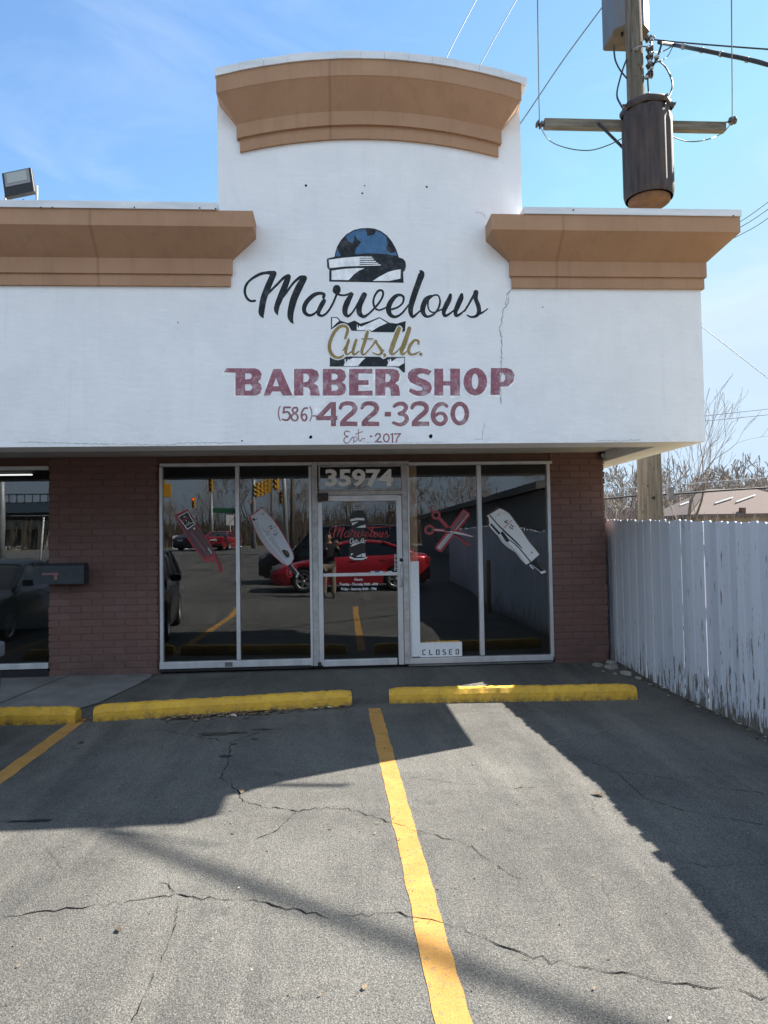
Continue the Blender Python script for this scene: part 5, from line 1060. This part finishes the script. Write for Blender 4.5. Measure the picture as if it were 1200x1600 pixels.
# ------------------------------------------------------------------ vehicles (behind the viewer and at the left edge)
M_TYRE = mat('tyre_rubber', (.012, .012, .013), .8); M_RIM = mat('alloy', (.55, .56, .58), .3, .8); M_CHROME = mat('chrome', (.6, .6, .62), .15, .9)
M_LAMP = mat('headlamp', (.16, .17, .19), .12, .2); M_TAIL = mat('tail_lamp', (.35, .012, .012), .2, coat=.6); M_TRIM = mat('black_trim', (.012, .012, .013), .55)
def carpaint(n, c): return mat(n, c, .3, .25, coat=.8)
def car(name, label, cat, spec, pm, loc, rz):
    Lc, W, wb, wr = spec['L'], spec['W'], spec['wb'], spec['wr']; hl = Lc / 2; ax = (spec['fax'], spec['fax'] - wb)
    root = thing(name, label, cat, loc, rz)
    def interp(tb, x):
        if x >= tb[0][0]: return tb[0][1]
        for (a0, z0), (a1, z1) in zip(tb, tb[1:]):
            if a0 >= x >= a1:
                t_ = (a0 - x) / (a0 - a1); t_ = t_ * t_ * (3 - 2 * t_) * .5 + t_ * .5; return z0 + (z1 - z0) * t_
        return tb[-1][1]
    zt = lambda x: interp(spec['top'], x)
    def hw(x): u = abs(x) / hl; return W / 2 * (1 - .2 * u ** 7 - .04 * u ** 2)
    def zb(x):
        z = .2 + .1 * max(0, (abs(x) / hl - .85) / .15)
        for a0 in ax:
            d = abs(x - a0); ra = wr + .055
            if d < ra: z = max(z, wr + math.sqrt(max(0, ra * ra - d * d)) * 1.0)
        return z
    xs = sorted(set([round(hl - i * Lc / 44, 3) for i in range(45)] + [round(a0 + s_ * (wr + .055) * f_, 3) for a0 in ax for s_ in (-1, 1) for f_ in (0, .3, .55, .75, .9, .97, 1.0, 1.02)]), reverse=True)
    xs = [x for x in xs if abs(x) <= hl]
    b = MB(); vs = []
    for x in xs:
        w_, z0, z1 = hw(x), zb(x), zt(x); h_ = max(.06, z1 - z0)
        half = [(w_ * .94, z0), (w_ * .985, z0 + h_ * .3), (w_, z0 + h_ * .6), (w_ * .975, z0 + h_ * .86), (w_ * .9, z1), (w_ * .5, z1 + .025), (0, z1 + .035)]
        vs += [(x, y, z) for y, z in half] + [(x, -y, z) for y, z in reversed(half[:-1])]
    k = 13
    b.add(vs, [(i * k + j, i * k + j + 1, (i + 1) * k + j + 1, (i + 1) * k + j) for i in range(len(xs) - 1) for j in range(k - 1)], True)
    b.add(vs[:k], [tuple(range(k))]); b.add(vs[-k:], [tuple(reversed(range(k)))])
    b.build('body', pm, root)
    b = MB(); b.box(-hl * .93, hl * .93, -W * .4, W * .4, .2, .55); b.build('underbody', M_TRIM, root)
    g = spec['gh']; x0, x1, x2, x3 = g['wsb'], g['wst'], g['rwt'], g['rwb']; Hc = spec['H']; bw = W / 2 * .9; tw = W / 2 * g.get('tw', .7)
    def zr(x):
        if x > x1: t_ = (x0 - x) / (x0 - x1); return zt(x0) + (Hc - .05 - zt(x0)) * (t_ ** .92)
        if x < x2: t_ = (x - x3) / (x2 - x3); return zt(x3) + (Hc - .05 - zt(x3)) * (t_ ** .85)
        u = (x - (x1 + x2) / 2) / ((x1 - x2) / 2); return Hc - .05 * u * u
    def wat(z, x): zbt = zt(x); return bw + (tw - bw) * min(1, max(0, (z - zbt) / (Hc - zbt)))
    gx = [x0 + (x3 - x0) * i / 36 for i in range(37)]; vs = []
    for x in gx:
        zz, zbt = zr(x), zt(x) - .03; w0, w1 = wat(zbt, x), wat(zz, x)
        half = [(w0, zbt), ((w0 + w1) / 2 + .012, (zbt + zz) / 2), (w1, zz - .015), (w1 * .8, zz + .012), (0, zz + .03)]; vs += [(x, y, z) for y, z in half] + [(x, -y, z) for y, z in reversed(half[:-1])]
    k = 9; b = MB(); b.add(vs, [(i * k + j, i * k + j + 1, (i + 1) * k + j + 1, (i + 1) * k + j) for i in range(36) for j in range(k - 1)], True); b.build('windows', M_CARGLASS, root)
    rx = [x1 + .06 - (x1 - x2 + .12) * i / 16 for i in range(17)]; b = MB(); vs = []
    for x in rx:
        zz = zr(x); w1 = wat(zz, x) + .012; half = [(w1 + .01, zz - .05), (w1 + .006, zz), (w1 * .8, zz + .026), (0, zz + .043)]; vs += [(x, y, z) for y, z in half] + [(x, -y, z) for y, z in reversed(half[:-1])]
    k = 7; b.add(vs, [(i * k + j, i * k + j + 1, (i + 1) * k + j + 1, (i + 1) * k + j) for i in range(16) for j in range(k - 1)], True); b.build('roof', pm, root)
    b = MB()
    for sy in (1, -1):
        for (xa, xb, r_) in ((x0 + .02, x1, .034), (x3 - .02, x2, .055)):
            P_ = []
            for i in range(9):
                x = xa + (xb - xa) * i / 8; zz = zr(min(max(x, x3), x0)); P_.append((x, sy * (wat(zz, x) + .004), zz - .012))
            b.tube(P_, r_, 7)
        for xp in g.get('pil', ()):
            P_ = []
            for i in range(6):
                z = zt(xp) - .02 + (zr(xp) - zt(xp)) * i / 5; P_.append((xp - .03 * i / 5, sy * (wat(z, xp) + .006), z))
            b.tube(P_, .03, 6)
    b.build('pillars', pm, root)
    for a0 in ax:
        for sy in (1, -1):
            m = Matrix.Translation((a0, sy * (W / 2 - .105), wr)) @ Matrix.Rotation(R(-90) * sy, 4, 'X')
            b = MB(); b.lathe([(wr * .66, -.1), (wr * .9, -.105), (wr, -.07), (wr, .07), (wr * .9, .1), (wr * .66, .095), (wr * .64, .04), (wr * .64, -.1)], 30, m); wh = b.build('wheel', M_TYRE, root)
            b = MB(); b.lathe([(wr * .67, .098), (wr * .61, .1), (wr * .58, .05), (wr * .56, -.02)], 30, m); b.lathe([(0, .075), (wr * .13, .075), (wr * .15, .04)], 12, m)
            for i in range(5):
                mm = m @ Matrix.Rotation(i * 2 * math.pi / 5, 4, 'Z')
                for da in (-.13, .13): b.box(wr * .1, wr * .62, -.022, .022, .045, .075, mm @ Matrix.Rotation(da, 4, 'Z'))
            wh2 = b.build('rim', M_RIM, wh)
            b = MB(); b.lathe([(wr * .56, -.03), (0, -.04)], 20, m); b.build('brake_disc', M_DARKMET, wh)
    def face_pt(x, y, z): return (x, y, z)
    for sy in (1, -1):
        zh = spec['lampz']; b = MB(); b.cbox(hl - .34, hl - .05, sy * hw(hl - .12) * .93 - .07, sy * hw(hl - .12) * .93 + .07, zh - .07, zh + .07, .03); b.build('headlamp', M_LAMP, root)
        zt_ = spec['tailz']; b = MB(); b.cbox(-hl + .0, -hl + .26, sy * hw(-hl + .1) * .93 - .16 * (sy > 0) - .06 * (sy < 0), sy * hw(-hl + .1) * .93 + .06 * (sy > 0) + .16 * (sy < 0), zt_ - .08, zt_ + .08, .03); b.build('tail_lamp', M_TAIL, root)
        xm = x0 - .28; b = MB(); b.cbox(xm - .07, xm + .08, sy * (W / 2 - .02), sy * (W / 2 + .17) , zt(xm) + .02, zt(xm) + .15, .03) if sy > 0 else b.cbox(xm - .07, xm + .08, -(W / 2 + .17), -(W / 2 - .02), zt(xm) + .02, zt(xm) + .15, .03); b.build('mirror', pm, root)
        for xh in spec['handles']:
            b = MB(); zz = zt(xh) - .13; b.cbox(xh - .09, xh + .09, sy * hw(xh) * .975 - .03, sy * hw(xh) * .975 + .03, zz - .015, zz + .015, .01); b.build('door_handle', pm, root)
        b = MB()
        for xd in spec['doors']:
            pz = [.3, .5, .7, .85]; P_ = []
            for i in range(9):
                f_ = i / 8; z0, z1 = zb(xd), zt(xd); z = z0 + .03 + (z1 - z0 - .03) * f_; u = (z - z0) / (z1 - z0); w_ = hw(xd) * (.94 + (.985 - .94) * min(1, u / .3) if u < .3 else (.985 + .015 * (u - .3) / .3 if u < .6 else (1 - .025 * (u - .6) / .26 if u < .86 else .975 - .075 * (u - .86) / .14))); P_.append((xd, sy * (w_ - .002), z))
            b.tube(P_, .006, 4)
        b.build('door_gap', M_TRIM, root)
    zh = spec['lampz']; b = MB(); b.cbox(hl - .06, hl + .012, -.42, .42, zh - .2, zh + .02, .02); b.cbox(hl - .05, hl + .02, -.6, .6, .28, .4, .02); b.build('grille', M_TRIM, root)
    b = MB(); b.cbox(-hl - .012, -hl + .03, -.26, .26, spec['platez'] - .07, spec['platez'] + .07, .01); b.build('number_plate', V_WHITE, root)
    b = MB(); b.cbox(-hl - .01, -hl + .1, -.7, .7, .3, .46, .03); b.build('rear_bumper', M_TRIM, root)
    return root
SEDAN = dict(L=4.66, W=1.8, H=1.46, wb=2.68, wr=.33, fax=1.36, top=[(2.33, .6), (2.15, .72), (1.2, .9), (.9, .97), (-1.0, 1.03), (-1.7, 1.07), (-2.2, 1.03), (-2.33, .9)], gh=dict(wsb=1.05, wst=.25, rwt=-.95, rwb=-1.8, pil=(-.2,)), lampz=.7, tailz=.86, platez=.8, handles=(-.05, -.95), doors=(.85, -.2, -1.15))
SUV = dict(L=5.15, W=2.0, H=1.9, wb=2.95, wr=.39, fax=1.65, top=[(2.57, .8), (2.42, 1.0), (1.4, 1.13), (1.1, 1.17), (-2.0, 1.2), (-2.45, 1.2), (-2.57, 1.0)], gh=dict(wsb=1.35, wst=.75, rwt=-2.25, rwb=-2.5, tw=.78, pil=(.1, -.85, -1.75)), lampz=.9, tailz=1.05, platez=.95, handles=(.2, -.75), doors=(1.15, .1, -.85))
CROSS = dict(L=4.5, W=1.84, H=1.62, wb=2.68, wr=.36, fax=1.4, top=[(2.25, .7), (2.1, .88), (1.3, 1.0), (.95, 1.05), (-1.4, 1.1), (-2.05, 1.12), (-2.25, .95)], gh=dict(wsb=1.15, wst=.4, rwt=-1.5, rwb=-2.1, tw=.72, pil=(-.1, -1.05)), lampz=.84, tailz=.98, platez=.8, handles=(0, -.9), doors=(.95, -.1, -1.05))
PR, PB, PN, PD = carpaint('red_car_paint', (.36, .012, .022)), carpaint('black_car_paint', (.008, .009, .011)), mat('navy_car_paint', (.008, .012, .026), .35, .1, coat=.35), mat('slate_car_paint', (.012, .016, .026), .35, .1, coat=.4)
car('parked_car', 'red four-door sedan parked side-on behind the photographer, reflected in the door', 'car', SEDAN, PR, (.36, -2.5, zg(-2.6)), math.pi)
car('parked_van', 'large black passenger van parked behind the red sedan in the reflection', 'van', SUV, PB, (-.05, -5.5, zg(-5.5)), math.pi)
car('parked_car', 'slate grey crossover parked nose-in at the left edge beside the wheel stop', 'car', CROSS, PD, (-4.145, 4.85, ZL), R(82))
car('parked_car', 'dark navy sedan parked one bay further left, reflected in the left edge window', 'car', SEDAN, PN, (-6.9, 4.3, ZL), R(90))
car('passing_car', 'small red sedan stopped on the far road, its tail reflected in the first pane', 'car', SEDAN, PR, (-8.7, -36.5, zg(-36.5)), R(-80))
car('passing_car', 'small black sedan on the far road left of the distant red one', 'car', SEDAN, PB, (-10.6, -37.5, zg(-37)), R(-60))

# ------------------------------------------------------------------ junction across the road: signals, poles, signs
M_SIG = mat('signal_yellow', (.5, .25, .015), .5); M_GALV = mott('galvanised', (.3, .31, .32), (.4, .41, .42), 5, .5, metal=.3)
def mirror_at(px, py, D):
    """point behind the viewer that the shop glass shows at px, py, D metres of light path away"""
    q = at(px, py, D); return Vector((q.x, 2 * YG - D, q.z))
def signal(label, px, py, D, lit=None, rz=0, s_=1.0):
    p = mirror_at(px, py, D); o = thing('traffic_signal', label, 'traffic light', p, rz, 'traffic signals over the junction'); o.scale = (s_, s_, s_)
    b = MB(); b.cbox(-.17, .17, -.12, .1, -.53, .53, .03); b.tube([(0, 0, .53), (0, 0, .8)], .03, 6); b.build('housing', M_SIG, o)
    for i, c_ in enumerate(('red', 'amber', 'green')):
        z = .35 - i * .35; on = lit == c_
        m = mat('signal_lens', {'red': (.9, .05, .02), 'amber': (.1, .06, .01), 'green': (.01, .06, .03)}[c_] if on or c_ != 'red' else (.1, .012, .01), .3, emit=3.0 if on else None)
        b = MB(); b.lathe([(0, .02), (.1, .012), (.11, 0)], 14, Matrix.Translation((0, .105, z)) @ Matrix.Rotation(R(-90), 4, 'X')); b.build('lens', m, o)
        b = MB(); n_ = 12
        vs = [(r_ * math.cos(a_), yy, z + r_ * math.sin(a_)) for yy in (.1, .3) for r_ in (.125,) for a_ in [math.pi * (-.15 + 1.3 * j / n_) for j in range(n_ + 1)]]; k = n_ + 1
        b.add(vs, [(j, j + 1, k + j + 1, k + j) for j in range(n_)], True); b.build('visor', M_SIG, o)
    return o
signal('yellow traffic signal showing red, lowest one in the left pane of the reflection', 302, 785, 78, 'red')
signal('yellow traffic signal hanging alone near the top middle of the left pane', 330, 758, 58)
signal('yellow traffic signal showing red beside the grey pole in the second pane', 394, 791, 72, 'red')
for i, px in enumerate((401, 408, 414, 420)):
    signal(('leftmost', 'second from the left', 'third from the left', 'rightmost')[i] + ' of the four clustered yellow signals in the second pane', px, 766 - i * 2.4, 60 - i, None, R(50 + 12 * i))
signal('large yellow signal just right of the four clustered ones', 431.5, 753, 52, None, R(35))
signal('yellow signal hanging lowest at the right of the second pane', 439.5, 777, 58)
p = mirror_at(257, 767, 46); b = MB(); b.cbox(-.42, .42, -.05, .05, -.42, .42, .03); b.tube([(0, 0, .42), (0, 0, .75)], .04, 6)
tag(b.build('yellow_sign', M_SIG, loc=p), 'square yellow warning panel hung at the left end of the reflection', 'sign')
def post(label, px, D, ytop, r, m, lean=0, name='street_pole'):
    p = mirror_at(px, 840, D); t_ = mirror_at(px + lean, ytop, D); b = MB(); b.tube([(p.x, p.y, zg(p.y) - .1), (t_.x, t_.y, t_.z)], [r, r * .7], 10); return tag(b.build(name, m), label, 'pole')
post('light grey steel pole leaning slightly beside the parked black van in the reflection', 449, 50, 690, .19, M_GALV, -8); post('grey steel signal pole at the left of the second pane', 396, 60, 700, .2, M_GALV)
post('dark wooden pole right of the leaning steel pole in the reflection', 457, 58, 690, .18, M_POLE); post('slim pale pole in the middle of the first pane reflection', 331, 66, 772, .14, M_GALV); post('slim wooden pole between the signals in the second pane', 424, 70, 740, .13, M_POLE)
post('white bent post at the right of the left edge window', 62, 40, 808, .06, M_COPE, 7); post('thick pale pole at the far left of the left edge window', 2, 44, 720, .2, M_GALV, 0)
wire('span_wire', 'wire carrying the traffic signals over the junction', [mirror_at(240, 742, 50), mirror_at(330, 738, 58), mirror_at(400, 742, 60), mirror_at(449, 735, 50)], .025)
# grey utility cabinet, low sign boards
p = mirror_at(281, 838, 62); b = MB(); b.cbox(-.55, .55, -.3, .3, -.1, 1.2, .03); tag(b.build('utility_cabinet', M_COPE, loc=(p.x, p.y, zg(p.y))), 'pale grey utility cabinet on the verge at the left of the first pane', 'cabinet')
p = mirror_at(359, 812, 56); b = MB(); b.cbox(-.3, .3, -.02, .02, -.4, .4, .01); b.tube([(0, -.03, -2.2), (0, -.03, .3)], .03, 6); tag(b.build('road_sign', V_WHITE, loc=p), 'small white road sign at the right of the first pane reflection', 'sign')
p = mirror_at(352, 797, 60); b = MB(); b.cbox(-1.0, 1.0, -.02, .02, -.2, .2, .01); b.tube([(0, -.03, -3), (0, -.03, .2)], .03, 6); tag(b.build('street_sign', mat('sign_green', (.02, .1, .05), .5), loc=p), 'green street name sign above the small white road sign', 'sign')
# overpass seen in the left edge window
ov = thing('overpass', 'blue-grey road overpass with slanted concrete legs in the left edge window', 'bridge', (-42, -66, 1))
def op(b, n, m): o = b.build(n, m); o.parent = ov; o.matrix_parent_inverse = Matrix.Translation((42, 66, -1)); return o
M_BL = mott('blue_girder', (.035, .06, .09), (.05, .08, .115), 1, .6); M_CC = mott('bridge_concrete', (.26, .25, .23), (.34, .33, .3), .5, .9)
b = MB(); b.box(-75, -24, -70, -62, 5.1, 6.3)
for i in range(60): b.box(-75 + i * .85, -74.9 + i * .85, -62, -61.9, 6.3, 7.2)
b.box(-75, -24, -62, -61.88, 7.1, 7.25); op(b, 'deck', M_BL)
for x in (-66, -57, -48, -39, -31): b = MB(); b.add([(x, -62, 5.1), (x + .9, -62, 5.1), (x + .5, -60, 1.0), (x - .3, -60, 1.0), (x, -63, 5.1), (x + .9, -63, 5.1), (x + .5, -61, 1.0), (x - .3, -61, 1.0)], [(0, 1, 2, 3), (4, 5, 6, 7), (0, 3, 7, 4), (1, 2, 6, 5)]); op(b, 'leg', M_CC)
b = MB(); b.add([(-75, -63, 1), (-24, -63, 1), (-24, -69, 5), (-75, -69, 5)], [(0, 1, 2, 3)]); b.box(-75, -24, -63.4, -63, 3.3, 4.3); op(b, 'abutment', M_CC)
# neighbouring dark building reflected on the right
nb = thing('neighbour_building', 'long dark grey single-storey building beyond the fence, reflected in the right windows', 'building', (12, -18, .2))
def np_(b, n, m, par=None):
    o = b.build(n, m); o.parent = par or nb
    if par is None: o.matrix_parent_inverse = Matrix.Translation((-12, 18, -.2))
    return o
M_NB = mott('dark_siding', (.13, .135, .14), (.18, .185, .19), 1.2, .8, stretch=(1, 1, 6))
b = MB(); b.box(6.9, 17, -40, -4, -.3, 3.2); np_(b, 'wall', M_NB)
b = MB(); b.add([(6.4, -40.5, 3.15), (6.4, -3.5, 3.15), (12, -3.5, 4.2), (12, -40.5, 4.2), (17.5, -3.5, 3.15), (17.5, -40.5, 3.15), (6.4, -40.5, 3.4), (6.4, -3.5, 3.4), (12, -3.5, 4.45), (12, -40.5, 4.45), (17.5, -3.5, 3.4), (17.5, -40.5, 3.4)], [(0, 1, 2, 3), (3, 2, 4, 5), (6, 7, 8, 9), (9, 8, 10, 11), (0, 1, 7, 6), (1, 2, 8, 7), (2, 4, 10, 8)]); np_(b, 'roof', mott('grey_roof', (.11, .105, .1), (.15, .14, .13), 2, .9))
for y in (-12, -22, -31):
    b = MB(); b.cbox(6.86, 6.92, y, y + .9, 1.2, 2.3, .01); wf = np_(b, 'window', M_COPE); b = MB(); b.box(6.85, 6.858, y + .07, y + .83, 1.27, 2.23); np_(b, 'pane', M_CARGLASS, wf)
b = MB(); b.tube([(8.5, -8, 3.6), (8.5, -8, 4.9)], .35, 14); np_(b, 'vent', M_GALV)

# ------------------------------------------------------------------ the photographer
def skin_obj(name, nodes, edges, m, parent, sub_=2):
    """nodes: name -> (x, y, z, rx, ry)"""
    ks = list(nodes); me = bpy.data.meshes.new(name); me.from_pydata([nodes[k][:3] for k in ks], [(ks.index(a_), ks.index(b_)) for a_, b_ in edges], []); me.materials.append(m)
    o = bpy.data.objects.new(name, me); COL.objects.link(o); o.parent = parent
    md = o.modifiers.new('skin', 'SKIN'); md.use_smooth_shade = True
    for i, k in enumerate(ks): me.skin_vertices[0].data[i].radius = nodes[k][3:5]
    me.skin_vertices[0].data[0].use_root = True
    s2 = o.modifiers.new('sub', 'SUBSURF'); s2.levels = sub_; s2.render_levels = sub_; return o
PZ = zg(-.42)
ph = thing('person', 'person in a dark jacket and khaki trousers holding up a phone, reflected in the door', 'person', (-.27, -.42, PZ))
SKIN = mat('skin', (.42, .24, .17), .55); JK = mott('jacket', (.014, .014, .017), (.022, .022, .026), 9, .85); TR = mott('khaki', (.2, .165, .12), (.25, .2, .15), 9, .9); HAIR = mat('dark_hair', (.02, .014, .01), .6); SHOE = mat('shoe', (.015, .013, .012), .6)
# clothed body: one continuous surface from feet to neck
N_ = {'pelvis': (0, 0, .93, .165, .12), 'waist': (0, .0, 1.08, .15, .112), 'chest': (0, -.005, 1.27, .175, .125), 'upper': (0, -.01, 1.4, .16, .11), 'neck': (0, .0, 1.5, .06, .06), 'head0': (0, .02, 1.58, .066, .075),
 'shL': (-.19, -.01, 1.41, .07, .07), 'elL': (-.25, .1, 1.17, .052, .052), 'wrL': (-.02, .33, 1.36, .036, .032), 'shR': (.19, -.01, 1.41, .07, .07), 'elR': (.3, .12, 1.18, .052, .052), 'wrR': (.24, .36, 1.39, .036, .032),
 'hipL': (-.1, 0, .86, .1, .1), 'knL': (-.115, .02, .49, .066, .068), 'anL': (-.125, -.03, .1, .045, .05), 'hipR': (.1, 0, .86, .1, .1), 'knR': (.12, .03, .49, .066, .068), 'anR': (.13, 0, .1, .045, .05)}
E_ = [('pelvis', 'waist'), ('waist', 'chest'), ('chest', 'upper'), ('upper', 'neck'), ('neck', 'head0'), ('upper', 'shL'), ('shL', 'elL'), ('elL', 'wrL'), ('upper', 'shR'), ('shR', 'elR'), ('elR', 'wrR'), ('pelvis', 'hipL'), ('hipL', 'knL'), ('knL', 'anL'), ('pelvis', 'hipR'), ('hipR', 'knR'), ('knR', 'anR')]
body = skin_obj('body', N_, E_, SKIN, ph)
jn = {k: (*N_[k][:3], N_[k][3] * 1.1 + .006, N_[k][4] * 1.1 + .006) for k in ('waist', 'pelvis', 'chest', 'upper', 'shL', 'elL', 'shR', 'elR')}
for s_ in 'LR': w_ = Vector(N_['wr' + s_][:3]); e_ = Vector(N_['el' + s_][:3]); q = e_.lerp(w_, .86); jn['cf' + s_] = (*q, .05, .05)
jn['hem'] = (0, 0, .84, .185, .145); jn['collar'] = (0, -.01, 1.49, .082, .085)
skin_obj('jacket', jn, [('waist', 'pelvis'), ('pelvis', 'hem'), ('waist', 'chest'), ('chest', 'upper'), ('upper', 'collar'), ('upper', 'shL'), ('shL', 'elL'), ('elL', 'cfL'), ('upper', 'shR'), ('shR', 'elR'), ('elR', 'cfR')], JK, ph)
tn = {k: (*N_[k][:3], N_[k][3] * 1.1 + .006, N_[k][4] * 1.1 + .006) for k in ('pelvis', 'hipL', 'knL', 'hipR', 'knR')}
tn['hmL'] = (-.126, -.025, .08, .068, .075); tn['hmR'] = (.131, .005, .08, .068, .075)
skin_obj('trousers', tn, [('pelvis', 'hipL'), ('hipL', 'knL'), ('knL', 'hmL'), ('pelvis', 'hipR'), ('hipR', 'knR'), ('knR', 'hmR')], TR, ph)
for sx_, y_ in ((-.128, -.03), (.133, 0)):
    skin_obj('shoe', {'h': (sx_, y_ - .04, .05, .045, .05), 'm': (sx_, y_ + .06, .045, .045, .045), 't': (sx_ * 1.06, y_ + .17, .035, .042, .034)}, [('h', 'm'), ('m', 't')], SHOE, ph)
# head: displaced sphere with brow, nose, lips, chin
bm = bmesh.new(); bmesh.ops.create_uvsphere(bm, u_segments=36, v_segments=26, radius=1)
for v in bm.verts:
    x, y, z = v.co; p = Vector((x * .078, y * .098, z * .118))
    if z < -.1: p.x *= 1 - .28 * (-z); p.y *= 1 - .05 * (-z)
    if y > .5:
        fx = math.exp(-(x / .18) ** 2); p.y += .026 * fx * math.exp(-((z + .14) / .13) ** 2) * 1.1 + .012 * fx * math.exp(-((z - .05) / .16) ** 2)
        p.y += .008 * math.exp(-(x / .35) ** 2) * math.exp(-((z + .43) / .07) ** 2) + .008 * math.exp(-(x / .25) ** 2) * math.exp(-((z + .75) / .12) ** 2)
        for ex in (-.4, .4): p.y -= .012 * math.exp(-((x - ex) / .17) ** 2) * math.exp(-((z - .03) / .1) ** 2)
        p.y += .006 * math.exp(-((z - .2) / .08) ** 2) * math.exp(-(x / .55) ** 2)
    v.co = p
b = MB(); bm.verts.index_update(); b.add([v.co.copy() for v in bm.verts], [[v.index for v in f.verts] for f in bm.faces], True); bm.free()
for sx_ in (-1, 1): b.lathe([(0, .012), (.018, .014), (.03, .006), (.03, -.006), (0, -.01)], 12, Matrix.Translation((sx_ * .078, -.008, -.01)) @ Matrix.Rotation(R(80) * sx_, 4, 'Y') @ Matrix.Scale(.65, 4, (0, 1, 0)), True)
hd = b.build('head', SKIN, ph); hd.location = (0, .045, 1.655)
b = MB()
for sx_ in (-1, 1): b.lathe([(0, .011), (.008, .008), (.011, 0), (.008, -.008), (0, -.011)], 12, Matrix.Translation((sx_ * .031, .079, .004)))
b.build('eyes', mat('eye', (.12, .1, .09), .2), hd)
b = MB(); b.tube([(-.022, .088, -.052), (0, .096, -.051), (.022, .088, -.052)], .0045, 6); b.build('mouth', mat('lip', (.3, .12, .1), .5), hd)
bm = bmesh.new(); bmesh.ops.create_uvsphere(bm, u_segments=32, v_segments=20, radius=1)
bmesh.ops.delete(bm, geom=[v for v in bm.verts if v.co.z < -.35 or (v.co.y > .35 and v.co.z < .42)], context='VERTS'); bm.verts.index_update()
b = MB(); b.add([Vector((v.co.x * .085, v.co.y * .106 - .004, v.co.z * .126 + .004)) * (1 + .012 * math.sin(v.co.x * 40) * math.cos(v.co.y * 37)) for v in bm.verts], [[v.index for v in f.verts] for f in bm.faces], True); bm.free(); b.build('hair', HAIR, hd)
# hands closed on the phone, five fingers each
def hand(side, wr_, palm, grip):
    sx_ = -1 if side == 'L' else 1; n_ = {'p0': (*wr_, .03, .024), 'p1': (*palm, .036, .02)}; e_ = [('p0', 'p1')]
    o = skin_obj('hand', n_, e_, SKIN, ph, 1)
    for i in range(4):
        z = .028 - i * .019; ln = (.07, .078, .074, .058)[i]; b0 = Vector(palm) + Vector((0, .006, z)); d = Vector((-sx_, 0, 0))
        P_ = [b0, b0 + Vector((-sx_ * ln * .25, .026, .002)), b0 + Vector((-sx_ * ln * .75, .03, .003)), b0 + Vector((-sx_ * ln * 1.05, .018, .003))]
        skin_obj('finger', {str(j): (*q, .0098 - j * .0009, .0095 - j * .0009) for j, q in enumerate(P_)}, [('0', '1'), ('1', '2'), ('2', '3')], SKIN, o, 1)
    b0 = Vector(palm) + Vector((0, -.008, .026)); P_ = [b0, b0 + Vector((-sx_ * .02, -.014, .022)), b0 + Vector((-sx_ * .045, -.012, .03)), b0 + Vector((-sx_ * .06, -.008, .03))]
    skin_obj('thumb', {str(j): (*q, .0115 - j * .001, .011 - j * .001) for j, q in enumerate(P_)}, [('0', '1'), ('1', '2'), ('2', '3')], SKIN, o, 1)
lz = 1.64 - PZ - .045
hand('L', (.09, .335, lz - .075), (.152, .38, lz - .02), None); hand('R', (.3, .345, lz - .07), (.252, .38, lz - .02), None)
b = MB(); b.cbox(-.036, .036, -.0045, .0045, -.075, .075, .004)
tag(b.build('phone', mat('phone_black', (.012, .012, .014), .25), loc=(-.07, -.035, 1.6)), 'dark phone held up in both hands by the person', 'phone')
for o in ph.children:
    pass
